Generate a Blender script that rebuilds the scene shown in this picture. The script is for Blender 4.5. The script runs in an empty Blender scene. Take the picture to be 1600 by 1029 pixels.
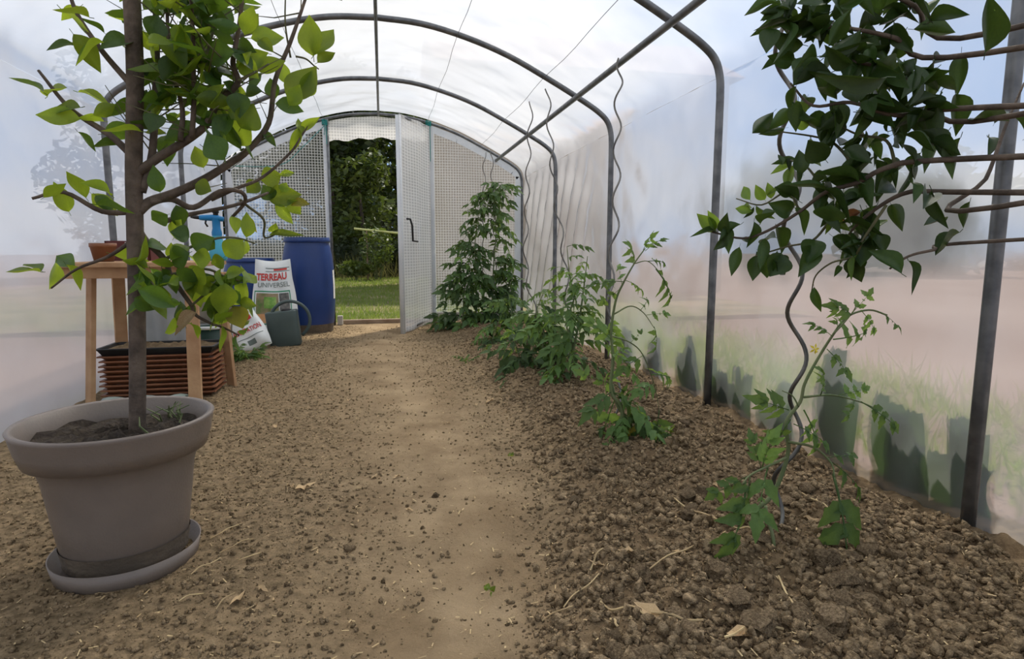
import bpy, math, random
import numpy as np
from mathutils import Vector, Matrix
random.seed(7); rng = np.random.default_rng(7)
scene = bpy.context.scene
col = scene.collection

# ---------------------------------------------------------------- camera, world, sun, exposure
FPX, CX, CY, CZ = 947.0, 800.0, 514.5, 0.72
PITCH = math.atan(124 / FPX); YAW = math.atan(203 / math.hypot(FPX, 124))
fwd = Vector((math.sin(YAW) * math.cos(PITCH), math.cos(YAW) * math.cos(PITCH), -math.sin(PITCH)))
rgt = Vector((math.cos(YAW), -math.sin(YAW), 0)); upv = rgt.cross(fwd)
CAM = Vector((0, 0, CZ))
cd = bpy.data.cameras.new('camera'); cam = bpy.data.objects.new('camera', cd); col.objects.link(cam)
cd.sensor_width = 36; cd.lens = FPX / 1600 * 36; cd.clip_start = .02; cd.clip_end = 400
cam.matrix_world = Matrix(((rgt.x, upv.x, -fwd.x, 0), (rgt.y, upv.y, -fwd.y, 0), (rgt.z, upv.z, -fwd.z, CZ), (0, 0, 0, 1)))
scene.camera = cam
scene.view_settings.view_transform = 'Standard'; scene.view_settings.look = 'None'
scene.view_settings.gamma = 1; scene.view_settings.exposure = -0.2

w = bpy.data.worlds.new('sky'); scene.world = w; w.use_nodes = True
nt = w.node_tree; nt.nodes.clear()
def N(nt, t, **k):
    n = nt.nodes.new(t)
    for a, v in k.items():
        if a.startswith('i_'): n.inputs[a[2:].replace('_', ' ')].default_value = v
        else: setattr(n, a, v)
    return n
tc = N(nt, 'ShaderNodeTexCoord'); mp = N(nt, 'ShaderNodeMapping'); mp.inputs['Scale'].default_value = (1, 1, 2.2)
no = N(nt, 'ShaderNodeTexNoise', i_Scale=2.3, i_Detail=5.0, i_Roughness=.5)
cr = N(nt, 'ShaderNodeValToRGB'); cr.color_ramp.elements[0].position = .40; cr.color_ramp.elements[1].position = .60
cr.color_ramp.elements[0].color = (.36, .56, .90, 1); cr.color_ramp.elements[1].color = (1.0, .97, .92, 1)
bg = N(nt, 'ShaderNodeBackground', i_Strength=1.08); ow = N(nt, 'ShaderNodeOutputWorld')
nt.links.new(tc.outputs['Generated'], mp.inputs[0]); nt.links.new(mp.outputs[0], no.inputs['Vector'])
nt.links.new(no.outputs['Fac'], cr.inputs[0]); nt.links.new(cr.outputs[0], bg.inputs[0]); nt.links.new(bg.outputs[0], ow.inputs[0])
sl = bpy.data.lights.new('sun', 'SUN'); sl.energy = 4.8; sl.angle = math.radians(2.5); sl.color = (1, .93, .82)
so = bpy.data.objects.new('sun', sl); col.objects.link(so)
so.rotation_euler = Vector((-.45, -.55, -1.0)).to_track_quat('-Z', 'Y').to_euler()   # from ahead and to the side, high

# ---------------------------------------------------------------- helpers
def ray(x, y): return fwd + rgt * ((x - CX) / FPX) + upv * ((CY - y) / FPX)
def P(x, y, Y):                       # point seen at photo pixel x,y standing at distance Y along the tunnel
    d = ray(x, y); return CAM + d * (Y / d.y)
def PZ(x, y, z=0.0):
    d = ray(x, y); return CAM + d * ((z - CZ) / d.z)

def tag(o, label=None, cat=None, group=None, kind=None):
    if label: o['label'] = label
    if cat: o['category'] = cat
    if group: o['group'] = group
    if kind: o['kind'] = kind
    return o
def empty(name, loc=(0, 0, 0)):
    o = bpy.data.objects.new(name, None); o.location = loc; col.objects.link(o); o.empty_display_size = .1
    return o
def link(name, me, parent=None, mat=None):
    o = bpy.data.objects.new(name, me); col.objects.link(o)
    if mat and not me.materials: me.materials.append(mat)
    if parent:
        o.parent = parent
        o.matrix_parent_inverse = Matrix.Translation(-parent_loc(parent))
    return o
def parent_loc(p):
    l = Vector((0, 0, 0))
    while p: l += p.location; p = p.parent
    return l
class MB:
    def __init__(s): s.v = []; s.f = []
    def add(s, v, f):
        b = len(s.v); s.v += [tuple(q) for q in v]; s.f += [tuple(i + b for i in q) for q in f]; return s
    def box(s, c, d, M=None):
        x, y, z = [q / 2 for q in d]; c = Vector(c)
        vs = [Vector((a * x, b * y, e * z)) for a in (-1, 1) for b in (-1, 1) for e in (-1, 1)]
        if M: vs = [M @ v for v in vs]
        return s.add([v + c for v in vs], [(0, 1, 3, 2), (4, 6, 7, 5), (0, 4, 5, 1), (2, 3, 7, 6), (0, 2, 6, 4), (1, 5, 7, 3)])
    def tube(s, pts, rad, n=8, cap=True):
        pts = [Vector(p) for p in pts]; m = len(pts)
        if not hasattr(rad, '__len__'): rad = [rad] * m
        ref = None; vs = []
        for i, p in enumerate(pts):
            t = (pts[min(i + 1, m - 1)] - pts[max(i - 1, 0)])
            t = t.normalized() if t.length > 1e-9 else Vector((0, 0, 1))
            if ref is None: ref = t.orthogonal().normalized()
            a = (ref - t * ref.dot(t))
            a = a.normalized() if a.length > 1e-6 else t.orthogonal().normalized()
            ref = a; b = t.cross(a)
            for k in range(n):
                q = 2 * math.pi * k / n; vs.append(p + (a * math.cos(q) + b * math.sin(q)) * rad[i])
        fs = [(i * n + k, i * n + (k + 1) % n, (i + 1) * n + (k + 1) % n, (i + 1) * n + k) for i in range(m - 1) for k in range(n)]
        if cap: fs += [tuple(range(n - 1, -1, -1)), tuple((m - 1) * n + k for k in range(n))]
        return s.add(vs, fs)
    def lathe(s, prof, c=(0, 0, 0), n=48, closed=False):
        c = Vector(c); m = len(prof); vs = []
        for r_, z in prof:
            for k in range(n):
                a = 2 * math.pi * k / n; vs.append(c + Vector((r_ * math.cos(a), r_ * math.sin(a), z)))
        fs = [(i * n + k, i * n + (k + 1) % n, (i + 1) * n + (k + 1) % n, (i + 1) * n + k) for i in range(m - 1) for k in range(n)]
        return s.add(vs, fs)
    def mesh(s, name, mat, smooth=False):
        me = bpy.data.meshes.new(name); me.from_pydata(s.v, [], s.f); me.materials.append(mat)
        if smooth: me.polygons.foreach_set('use_smooth', [True] * len(me.polygons))
        me.update(); return me
    def build(s, name, mat, parent=None, smooth=False, bevel=0):
        o = link(name, s.mesh(name, mat, smooth), parent)
        if bevel:
            b = o.modifiers.new('bevel', 'BEVEL'); b.width = bevel; b.segments = 2
        return o
def np_mesh(name, v, f, mat, smooth=False):
    me = bpy.data.meshes.new(name); v = np.asarray(v, dtype=np.float32); f = np.asarray(f, dtype=np.int32)
    k = f.shape[1]
    me.vertices.add(len(v)); me.vertices.foreach_set('co', v.ravel())
    me.loops.add(f.size); me.loops.foreach_set('vertex_index', f.ravel())
    me.polygons.add(len(f)); me.polygons.foreach_set('loop_start', np.arange(0, f.size, k, dtype=np.int32))
    if smooth: me.polygons.foreach_set('use_smooth', np.ones(len(f), dtype=bool))
    me.materials.append(mat); me.update(calc_edges=True); me.validate(); return me
def spline(pts, k=6):
    pts = [Vector(p) for p in pts]; out = []
    for i in range(len(pts) - 1):
        a, b = pts[i], pts[i + 1]; pa = pts[i - 1] if i else a * 2 - b; pb = pts[i + 2] if i + 2 < len(pts) else b * 2 - a
        for j in range(k):
            t = j / k
            out.append(.5 * ((2 * a) + (b - pa) * t + (2 * pa - 5 * a + 4 * b - pb) * t * t + (3 * a - pa - 3 * b + pb) * t ** 3))
    return out + [pts[-1]]

# ---- numpy value noise
_lat = rng.random((256, 256))
def vnoise(x, y):
    xi = np.floor(x).astype(int); yi = np.floor(y).astype(int); fx = x - xi; fy = y - yi
    fx = fx * fx * (3 - 2 * fx); fy = fy * fy * (3 - 2 * fy)
    g = lambda a, b: _lat[a % 256, b % 256]
    return (g(xi, yi) * (1 - fx) + g(xi + 1, yi) * fx) * (1 - fy) + (g(xi, yi + 1) * (1 - fx) + g(xi + 1, yi + 1) * fx) * fy
def fbm(x, y, o=4, g=.5):
    s = 0; a = 1; t = 0
    for i in range(o): s = s + a * vnoise(x * 2 ** i + 17 * i, y * 2 ** i + 31 * i); t += a; a *= g
    return s / t

# ---------------------------------------------------------------- materials
def mat(name, c1, c2=None, rough=.6, scale=8, bump=0, bscale=None, metal=0, detail=5, spec=.4, rnd=0):
    m = bpy.data.materials.new(name); m.use_nodes = True; nt = m.node_tree; b = nt.nodes['Principled BSDF']
    b.inputs['Roughness'].default_value = rough; b.inputs['Metallic'].default_value = metal
    b.inputs['Specular IOR Level'].default_value = spec
    b.inputs['Base Color'].default_value = (*c1, 1)
    tc = N(nt, 'ShaderNodeTexCoord'); src = None
    if c2:
        no = N(nt, 'ShaderNodeTexNoise', i_Scale=scale, i_Detail=float(detail)); nt.links.new(tc.outputs['Object'], no.inputs['Vector'])
        cr = N(nt, 'ShaderNodeValToRGB'); cr.color_ramp.elements[0].position = .35; cr.color_ramp.elements[1].position = .65
        cr.color_ramp.elements[0].color = (*c1, 1); cr.color_ramp.elements[1].color = (*c2, 1)
        nt.links.new(no.outputs['Fac'], cr.inputs[0]); src = cr.outputs[0]
    if rnd:
        oi = N(nt, 'ShaderNodeObjectInfo'); hs = N(nt, 'ShaderNodeHueSaturation')
        mr = N(nt, 'ShaderNodeMapRange'); mr.inputs['To Min'].default_value = 1 - rnd; mr.inputs['To Max'].default_value = 1 + rnd
        nt.links.new(oi.outputs['Random'], mr.inputs['Value']); nt.links.new(mr.outputs[0], hs.inputs['Value'])
        if src: nt.links.new(src, hs.inputs['Color'])
        else: hs.inputs['Color'].default_value = (*c1, 1)
        src = hs.outputs[0]
    if src: nt.links.new(src, b.inputs['Base Color'])
    if bump:
        bn = N(nt, 'ShaderNodeTexNoise', i_Scale=float(bscale or scale * 4), i_Detail=6.0); nt.links.new(tc.outputs['Object'], bn.inputs['Vector'])
        bp = N(nt, 'ShaderNodeBump', i_Strength=bump, i_Distance=.01); nt.links.new(bn.outputs['Fac'], bp.inputs['Height']); nt.links.new(bp.outputs[0], b.inputs['Normal'])
    return m
def leaf_mat(name, c1, c2, tr, fac=.45, rough=.38, scale=14, rnd=.3, vein=True):
    m = mat(name, c1, c2, rough=rough, scale=scale, bump=.15, bscale=60, rnd=rnd); nt = m.node_tree
    b = nt.nodes['Principled BSDF']; o = nt.nodes['Material Output']
    t = N(nt, 'ShaderNodeBsdfTranslucent'); oi = N(nt, 'ShaderNodeObjectInfo'); hs = N(nt, 'ShaderNodeHueSaturation')
    mr = N(nt, 'ShaderNodeMapRange'); mr.inputs['To Min'].default_value = .6; mr.inputs['To Max'].default_value = 1.3
    nt.links.new(oi.outputs['Random'], mr.inputs['Value']); nt.links.new(mr.outputs[0], hs.inputs['Value'])
    hs.inputs['Color'].default_value = (*tr, 1); nt.links.new(hs.outputs[0], t.inputs['Color'])
    mx = N(nt, 'ShaderNodeMixShader'); mx.inputs[0].default_value = fac
    nt.links.new(b.outputs[0], mx.inputs[1]); nt.links.new(t.outputs[0], mx.inputs[2]); nt.links.new(mx.outputs[0], o.inputs[0])
    return m
def film_mat(name, milky, refr, tint=(.93, .94, .96), rough=.22, ior=1.12, grid=0, vary=.2, vscale=1.3, gadd=.38, fres=1.25, dif=.2, top=0):
    """polythene: part of the light scattered (translucent), part passed hazily (rough refraction), part straight through"""
    m = bpy.data.materials.new(name); m.use_nodes = True; nt = m.node_tree; nt.nodes.clear(); L = nt.links.new
    o = N(nt, 'ShaderNodeOutputMaterial'); tc = N(nt, 'ShaderNodeTexCoord')
    tl = N(nt, 'ShaderNodeBsdfTranslucent'); tl.inputs['Color'].default_value = (*tint, 1)
    df = N(nt, 'ShaderNodeBsdfDiffuse'); df.inputs['Color'].default_value = (*tint, 1)
    sc = N(nt, 'ShaderNodeMixShader'); sc.inputs[0].default_value = dif; L(tl.outputs[0], sc.inputs[1]); L(df.outputs[0], sc.inputs[2])
    tp = N(nt, 'ShaderNodeBsdfTransparent'); tp.inputs['Color'].default_value = (.97, .97, .98, 1)
    rf = N(nt, 'ShaderNodeBsdfRefraction'); rf.inputs['Roughness'].default_value = rough; rf.inputs['IOR'].default_value = ior
    rf.inputs['Color'].default_value = (.97, .97, .98, 1)
    cl = N(nt, 'ShaderNodeMixShader'); cl.inputs[0].default_value = refr; L(tp.outputs[0], cl.inputs[1]); L(rf.outputs[0], cl.inputs[2])
    mx = N(nt, 'ShaderNodeMixShader'); L(cl.outputs[0], mx.inputs[1]); L(sc.outputs[0], mx.inputs[2])
    no = N(nt, 'ShaderNodeTexNoise', i_Scale=vscale, i_Detail=6.0, i_Roughness=.62); L(tc.outputs['Object'], no.inputs['Vector'])
    mr = N(nt, 'ShaderNodeMapRange'); mr.inputs['From Min'].default_value = .3; mr.inputs['From Max'].default_value = .7
    mr.inputs['To Min'].default_value = max(0, milky - vary); mr.inputs['To Max'].default_value = min(1, milky + vary)
    L(no.outputs['Fac'], mr.inputs['Value']); fac = mr.outputs[0]
    if grid:
        sx = N(nt, 'ShaderNodeSeparateXYZ'); L(tc.outputs['Object'], sx.inputs[0]); outs = []
        for ax in ('X', 'Z'):
            a = N(nt, 'ShaderNodeMath', operation='MULTIPLY'); L(sx.outputs[ax], a.inputs[0]); a.inputs[1].default_value = 1 / grid
            b = N(nt, 'ShaderNodeMath', operation='FRACT'); L(a.outputs[0], b.inputs[0])
            c = N(nt, 'ShaderNodeMath', operation='LESS_THAN'); L(b.outputs[0], c.inputs[0]); c.inputs[1].default_value = .26
            outs.append(c.outputs[0])
        g = N(nt, 'ShaderNodeMath', operation='MAXIMUM'); L(outs[0], g.inputs[0]); L(outs[1], g.inputs[1])
        g2 = N(nt, 'ShaderNodeMath', operation='MULTIPLY'); L(g.outputs[0], g2.inputs[0]); g2.inputs[1].default_value = gadd
        ad = N(nt, 'ShaderNodeMath', operation='ADD', use_clamp=True); L(fac, ad.inputs[0]); L(g2.outputs[0], ad.inputs[1]); fac = ad.outputs[0]
    if top:                                              # the roof is more weathered and dusty than the sides
        sz = N(nt, 'ShaderNodeSeparateXYZ'); L(tc.outputs['Object'], sz.inputs[0])
        zr = N(nt, 'ShaderNodeMapRange'); zr.inputs['From Min'].default_value = .9; zr.inputs['From Max'].default_value = 1.8; zr.inputs['To Max'].default_value = top
        L(sz.outputs['Z'], zr.inputs['Value']); az = N(nt, 'ShaderNodeMath', operation='ADD', use_clamp=True); L(fac, az.inputs[0]); L(zr.outputs[0], az.inputs[1]); fac = az.outputs[0]
    L(fac, mx.inputs[0])
    gl = N(nt, 'ShaderNodeBsdfGlossy'); gl.inputs['Roughness'].default_value = .22; gl.inputs['Color'].default_value = (.9, .9, .9, 1)
    fr = N(nt, 'ShaderNodeFresnel'); fr.inputs['IOR'].default_value = fres
    bn = N(nt, 'ShaderNodeTexNoise', i_Scale=9.0, i_Detail=4.0); L(tc.outputs['Object'], bn.inputs['Vector'])
    bp = N(nt, 'ShaderNodeBump', i_Strength=.25, i_Distance=.01); L(bn.outputs['Fac'], bp.inputs['Height'])
    for q in (gl, rf): L(bp.outputs[0], q.inputs['Normal'])
    fx = N(nt, 'ShaderNodeMixShader'); L(fr.outputs[0], fx.inputs[0]); L(mx.outputs[0], fx.inputs[1]); L(gl.outputs[0], fx.inputs[2])
    L(fx.outputs[0], o.inputs[0]); return m

M = {}
M['steel'] = mat('galvanised_steel', (.11, .115, .12), (.19, .195, .20), rough=.45, scale=20, metal=.7, bump=.05)
M['wire'] = mat('dark_wire', (.08, .08, .08), rough=.5, metal=.5)
M['spiral'] = mat('spiral_steel', (.09, .085, .08), (.2, .19, .17), rough=.45, scale=15, metal=.6)
M['film_roof'] = film_mat('film_roof', .20, .70, tint=(.88, .89, .91), rough=.30, ior=1.14, vary=.13, vscale=1.5, top=.42)
M['film_side'] = M['film_roof']
M['film_left'] = film_mat('film_left', .5, .6, rough=.3, ior=1.16, vary=.12)
M['film_end'] = film_mat('film_end', .08, .6, tint=(.74, .75, .76), rough=.28, ior=1.12, grid=.026, vary=.05, gadd=.45, fres=1.12)
M['film_door'] = film_mat('film_door', .66, .4, tint=(.88, .87, .84), grid=.026, vary=.08, gadd=.3, fres=1.06, dif=.5)
M['white_film'] = mat('white_film', (.62, .65, .67), (.72, .74, .75), rough=.5, scale=6, bump=.1)
M['twine'] = mat('green_twine', (.01, .22, .20), rough=.8)
M['blue'] = mat('blue_plastic', (.010, .035, .14), (.013, .042, .17), rough=.38, scale=5, bump=.06, bscale=40)
M['white'] = mat('white_plastic', (.75, .75, .73), rough=.5)
M['pot'] = mat('grey_plastic', (.185, .15, .125), (.215, .175, .145), rough=.42, scale=9, bump=.1, bscale=180)
M['dirt'] = mat('dried_mud', (.13, .10, .07), (.09, .07, .05), rough=.95, scale=20, bump=.4)
M['peat'] = mat('potting_soil', (.028, .02, .015), (.06, .045, .03), rough=1, scale=60, bump=.8, bscale=120)
M['can'] = mat('can_plastic', (.06, .085, .08), (.075, .10, .092), rough=.5, scale=8, bump=.05)
M['black'] = mat('black_plastic', (.012, .012, .012), rough=.5)
M['terracotta'] = mat('brown_plastic', (.22, .085, .04), (.30, .13, .065), rough=.5, scale=8, bump=.08, rnd=.2)
M['wood'] = mat('raw_wood', (.36, .2, .1), (.48, .3, .16), rough=.75, scale=9, bump=.2, bscale=50)
M['wood_old'] = mat('old_wood', (.25, .17, .11), (.35, .26, .18), rough=.85, scale=9, bump=.25)
M['sheet'] = mat('grey_sheet', (.30, .33, .33), (.42, .45, .45), rough=.35, scale=4, bump=.08)
M['dkgreen'] = mat('dark_green_plastic', (.01, .035, .025), (.015, .05, .035), rough=.45, scale=6)
M['sky_blue'] = mat('sprayer_blue', (.005, .18, .42), rough=.35)
M['lt_blue'] = mat('sprayer_light_blue', (.06, .36, .5), rough=.35)
M['bag'] = mat('bag_plastic', (.62, .64, .62), (.74, .75, .72), rough=.35, scale=7, bump=.25, bscale=14)
M['red'] = mat('red_print', (.50, .03, .02), rough=.4)
M['grey_print'] = mat('grey_print', (.14, .17, .15), rough=.4)
M['green_print'] = mat('green_print', (.03, .25, .12), rough=.4)
M['photo_print'] = mat('picture_print', (.10, .16, .03), (.30, .2, .12), rough=.4, scale=16)
M['dark_print'] = mat('dark_picture_print', (.05, .05, .045), (.16, .15, .13), rough=.4, scale=40)
M['orange_print'] = mat('orange_print', (.5, .2, .05), (.6, .32, .14), rough=.4, scale=10)
M['leaf_print'] = mat('leaf_print', (.1, .28, .03), (.3, .42, .1), rough=.4, scale=22)
M['bark'] = mat('citrus_bark', (.065, .048, .036), (.14, .105, .078), rough=.85, scale=30, bump=.4, bscale=90)
M['twig'] = mat('green_twig', (.07, .075, .03), (.13, .12, .06), rough=.7, scale=30)
M['lemon_leaf'] = leaf_mat('lemon_leaf', (.065, .14, .014), (.105, .195, .02), (.46, .58, .035), fac=.5)
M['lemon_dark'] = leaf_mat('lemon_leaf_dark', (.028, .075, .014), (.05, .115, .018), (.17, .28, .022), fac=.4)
M['lemon_yellow'] = leaf_mat('lemon_leaf_yellow', (.22, .25, .02), (.3, .26, .03), (.6, .55, .05), fac=.5)
M['orange_leaf'] = leaf_mat('orange_leaf', (.022, .055, .012), (.035, .075, .014), (.07, .12, .015), fac=.25)
M['orange_young'] = leaf_mat('orange_leaf_young', (.07, .15, .02), (.09, .18, .03), (.25, .36, .04), fac=.45)
M['rust_leaf'] = leaf_mat('rust_leaf', (.18, .06, .02), (.25, .1, .03), (.25, .1, .03), fac=.3)
M['tomato'] = leaf_mat('tomato_leaf', (.075, .15, .04), (.11, .20, .055), (.26, .38, .06), fac=.4, rough=.6)
M['tomato_dark'] = leaf_mat('tomato_leaf_dark', (.05, .10, .035), (.08, .14, .045), (.16, .25, .05), fac=.35, rough=.6)
M['tomato_yellow'] = leaf_mat('tomato_leaf_yellow', (.35, .30, .05), (.42, .33, .06), (.6, .5, .06), fac=.45, rough=.6)
M['stem'] = mat('tomato_stem', (.10, .14, .05), (.16, .18, .08), rough=.7, scale=20)
M['flower'] = mat('yellow_petal', (.75, .6, .05), rough=.6)
M['dry_leaf'] = mat('dry_leaf', (.42, .28, .14), (.55, .4, .22), rough=.8, scale=25, bump=.3, rnd=.3)
M['straw'] = mat('straw', (.55, .42, .22), (.4, .28, .14), rough=.8, scale=30, rnd=.3)
M['clod'] = mat('soil_clod', (.145, .10, .057), (.34, .25, .15), rough=1, scale=6, bump=1.0, bscale=14, rnd=.25, detail=9, spec=.1)
M['crumb'] = mat('soil_crumbs', (.12, .082, .045), (.40, .295, .175), rough=1, scale=75, bump=.9, bscale=260, detail=8, spec=.1)
M['lawn'] = mat('lawn_ground', (.10, .115, .03), (.27, .215, .10), rough=1, scale=1.6, bump=.5)
M['grass'] = leaf_mat('grass_blade', (.14, .20, .04), (.24, .26, .08), (.3, .4, .06), fac=.4, rough=.6, scale=1.2, rnd=0)
M['dry_grass'] = leaf_mat('dry_grass_blade', (.12, .125, .04), (.22, .19, .07), (.2, .2, .06), fac=.3, rough=.7, scale=2, rnd=0)
M['tree'] = leaf_mat('tree_leaf', (.018, .035, .010), (.06, .085, .022), (.10, .15, .02), fac=.3, rough=.5, scale=1.6, rnd=.2)
M['tree_light'] = leaf_mat('tree_leaf_light', (.05, .085, .02), (.11, .14, .035), (.16, .22, .03), fac=.3, rough=.5, scale=1.4, rnd=.2)
M['hedge'] = leaf_mat('hedge_leaf', (.02, .035, .012), (.05, .07, .02), (.07, .1, .015), fac=.25, rough=.6, scale=2, rnd=.1)
M['weed'] = leaf_mat('weed_leaf', (.03, .06, .018), (.055, .095, .025), (.08, .14, .02), fac=.25, rough=.6, scale=6, rnd=.35)
M['field'] = mat('field_earth', (.20, .13, .10), (.29, .21, .17), rough=1, scale=.25, bump=.3)
M['pole'] = mat('yellow_pole', (.6, .62, .25), rough=.5)
M['render_wall'] = mat('beige_render', (.46, .38, .30), (.52, .44, .35), rough=.9, scale=2, bump=.1)
M['roof_tile'] = mat('roof_tile', (.35, .15, .09), (.42, .2, .12), rough=.8, scale=6, bump=.3)
M['concrete'] = mat('concrete', (.45, .42, .37), (.55, .52, .46), rough=.9, scale=10, bump=.3)

# ---------------------------------------------------------------- ground
def edge_x(y): return np.interp(y, [.3, 1.0, 1.5, 2.5, 4, 5.4, 6.1], [-.1, .16, .36, .47, .50, .55, .62])
def bed(x, y):
    e = edge_x(y) + .10 * (fbm(x * 2 + 3, y * 2.2, 3) - .5)
    t = np.clip((x - e) / .30, 0, 1); return t * t * (3 - 2 * t)
def loose(x, y):                                    # 0 on the trodden strip of the path, 1 on crumbly soil
    pc = np.interp(y, [.5, 1.2, 2, 3, 4.5, 6.2], [.06, .12, .20, .08, -.05, 0]); d = np.abs(x - pc + .16 * (fbm(x * 3, y * 2.3, 3) - .5))
    t = np.clip((d - .02) / .42 + .55 * (fbm(x * 9 + 4, y * 9, 4) - .5), 0, 1); return t
def gz(x, y):
    x = np.asarray(x, dtype=float); y = np.asarray(y, dtype=float); b = bed(x, y)
    h = .055 * b * (0.6 + .8 * fbm(x * 2.5 + 9, y * 2.5, 2)) - .025 * np.clip((x - 1.15) / .25, 0, 1) * b
    h = h + .05 * b * (fbm(x * 11, y * 11, 3) - .5) + .028 * b * (fbm(x * 36, y * 36, 2) - .5)
    l = loose(x, y)
    h = h + (1 - b) * (.022 * (fbm(x * 3, y * 3, 3) - .5) + l * .014 * (fbm(x * 26, y * 26, 3) - .5) + .004 * (fbm(x * 50, y * 50, 2) - .5))
    inside = np.clip((6.25 - y) / .2, 0, 1)
    return h * inside
def G(x, y): return float(gz(np.array([x]), np.array([y]))[0])
soil = bpy.data.materials.new('tunnel_soil'); soil.use_nodes = True; nt = soil.node_tree; L = nt.links.new; B = nt.nodes['Principled BSDF']
B.inputs['Roughness'].default_value = 1; B.inputs['Specular IOR Level'].default_value = .1
at = N(nt, 'ShaderNodeAttribute', attribute_name='soil_mix'); tc = N(nt, 'ShaderNodeTexCoord')
n1 = N(nt, 'ShaderNodeTexNoise', i_Scale=38.0, i_Detail=8.0, i_Roughness=.7); n2 = N(nt, 'ShaderNodeTexNoise', i_Scale=5.0, i_Detail=6.0)
for n in (n1, n2): L(tc.outputs['Object'], n.inputs['Vector'])
def ramp(nt, c1, c2, a=.35, b=.65):
    r_ = N(nt, 'ShaderNodeValToRGB'); r_.color_ramp.elements[0].position = a; r_.color_ramp.elements[1].position = b
    r_.color_ramp.elements[0].color = (*c1, 1); r_.color_ramp.elements[1].color = (*c2, 1); return r_
r1 = ramp(nt, (.25, .175, .098), (.43, .315, .185)); r2 = ramp(nt, (.12, .085, .046), (.38, .275, .158)); r3 = ramp(nt, (.105, .071, .04), (.27, .19, .108))
L(n2.outputs['Fac'], r1.inputs[0]); L(n1.outputs['Fac'], r2.inputs[0]); L(n1.outputs['Fac'], r3.inputs[0])
sx = N(nt, 'ShaderNodeSeparateColor'); L(at.outputs['Color'], sx.inputs[0])
m1 = N(nt, 'ShaderNodeMixRGB'); L(sx.outputs[0], m1.inputs[0]); L(r1.outputs[0], m1.inputs[1]); L(r2.outputs[0], m1.inputs[2])
m2 = N(nt, 'ShaderNodeMixRGB'); L(sx.outputs[1], m2.inputs[0]); L(m1.outputs[0], m2.inputs[1]); L(r3.outputs[0], m2.inputs[2]); L(m2.outputs[0], B.inputs['Base Color'])
n3 = N(nt, 'ShaderNodeTexNoise', i_Scale=120.0, i_Detail=8.0, i_Roughness=.75); L(tc.outputs['Object'], n3.inputs['Vector'])
bp = N(nt, 'ShaderNodeBump', i_Strength=.7, i_Distance=.012); L(n3.outputs['Fac'], bp.inputs['Height']); L(bp.outputs[0], B.inputs['Normal'])

xs = np.linspace(-1.55, 1.55, 300); ys = np.concatenate([np.linspace(-.6, .5, 30)[:-1], np.linspace(.5, 2.6, 240)[:-1], np.linspace(2.6, 6.3, 200)])
X, Y = np.meshgrid(xs, ys); Z = gz(X, Y)
nx, ny = len(xs), len(ys); idx = np.arange(nx * ny).reshape(ny, nx)
f = np.stack([idx[:-1, :-1], idx[:-1, 1:], idx[1:, 1:], idx[1:, :-1]], -1).reshape(-1, 4)
me = np_mesh('floor', np.stack([X, Y, Z], -1).reshape(-1, 3), f, soil, True)
ca = me.color_attributes.new('soil_mix', 'FLOAT_COLOR', 'POINT')
ca.data.foreach_set('color', np.stack([loose(X, Y), bed(X, Y), 0 * X, 0 * X + 1], -1).astype(np.float32).ravel())
floor = link('floor', me); tag(floor, 'bare earth floor of the tunnel, trodden path and tilled bed', 'floor', kind='structure')

# crumbs: one mesh, nobody could count them
def crumb_mesh(n, sampler, smin, smax, name, m):
    ph = (1 + 5 ** .5) / 2
    iv = np.array([(-1, ph, 0), (1, ph, 0), (-1, -ph, 0), (1, -ph, 0), (0, -1, ph), (0, 1, ph), (0, -1, -ph), (0, 1, -ph), (ph, 0, -1), (ph, 0, 1), (-ph, 0, -1), (-ph, 0, 1)]) / 1.9
    fi = np.array([(0, 11, 5), (0, 5, 1), (0, 1, 7), (0, 7, 10), (0, 10, 11), (1, 5, 9), (5, 11, 4), (11, 10, 2), (10, 7, 6), (7, 1, 8), (3, 9, 4), (3, 4, 2), (3, 2, 6), (3, 6, 8), (3, 8, 9), (4, 9, 5), (2, 4, 11), (6, 2, 10), (8, 6, 7), (9, 8, 1)])
    px, py = sampler(n); n = len(px)
    s = smin * (smax / smin) ** (rng.random(n) ** 2.6)
    v = iv[None] * (1 + .9 * (rng.random((n, 12, 1)) - .5)) * s[:, None, None] * rng.uniform(.6, 1.25, (n, 1, 3))
    v[:, :, 0] += px[:, None]; v[:, :, 1] += py[:, None]; v[:, :, 2] += (gz(px, py) + s * .25)[:, None]
    ff = (fi[None] + 12 * np.arange(n)[:, None, None]).reshape(-1, 3)
    return np_mesh(name, v.reshape(-1, 3), ff, m)
def s_bed(n):
    y = .55 + 5.3 * rng.random(n) ** 2.0; x = rng.uniform(-.1, 1.38, n); k = rng.random(n) < bed(x, y) ** .7; return x[k], y[k]
def s_path(n):
    y = .7 + 5.2 * rng.random(n) ** 2.0; x = rng.uniform(-1.3, .7, n); k = rng.random(n) < (.06 + .94 * loose(x, y)) * (1 - bed(x, y)); return x[k], y[k]
o = link('bed_crumbs', crumb_mesh(80000, s_bed, .0020, .0145, 'bed_crumbs', M['crumb'])); tag(o, 'crumbled brown soil covering the tilled bed', 'soil', kind='stuff')
o = link('path_crumbs', crumb_mesh(80000, s_path, .0011, .0068, 'path_crumbs', M['crumb'])); tag(o, 'fine loose soil crumbs scattered over the path', 'soil', kind='stuff')

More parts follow.
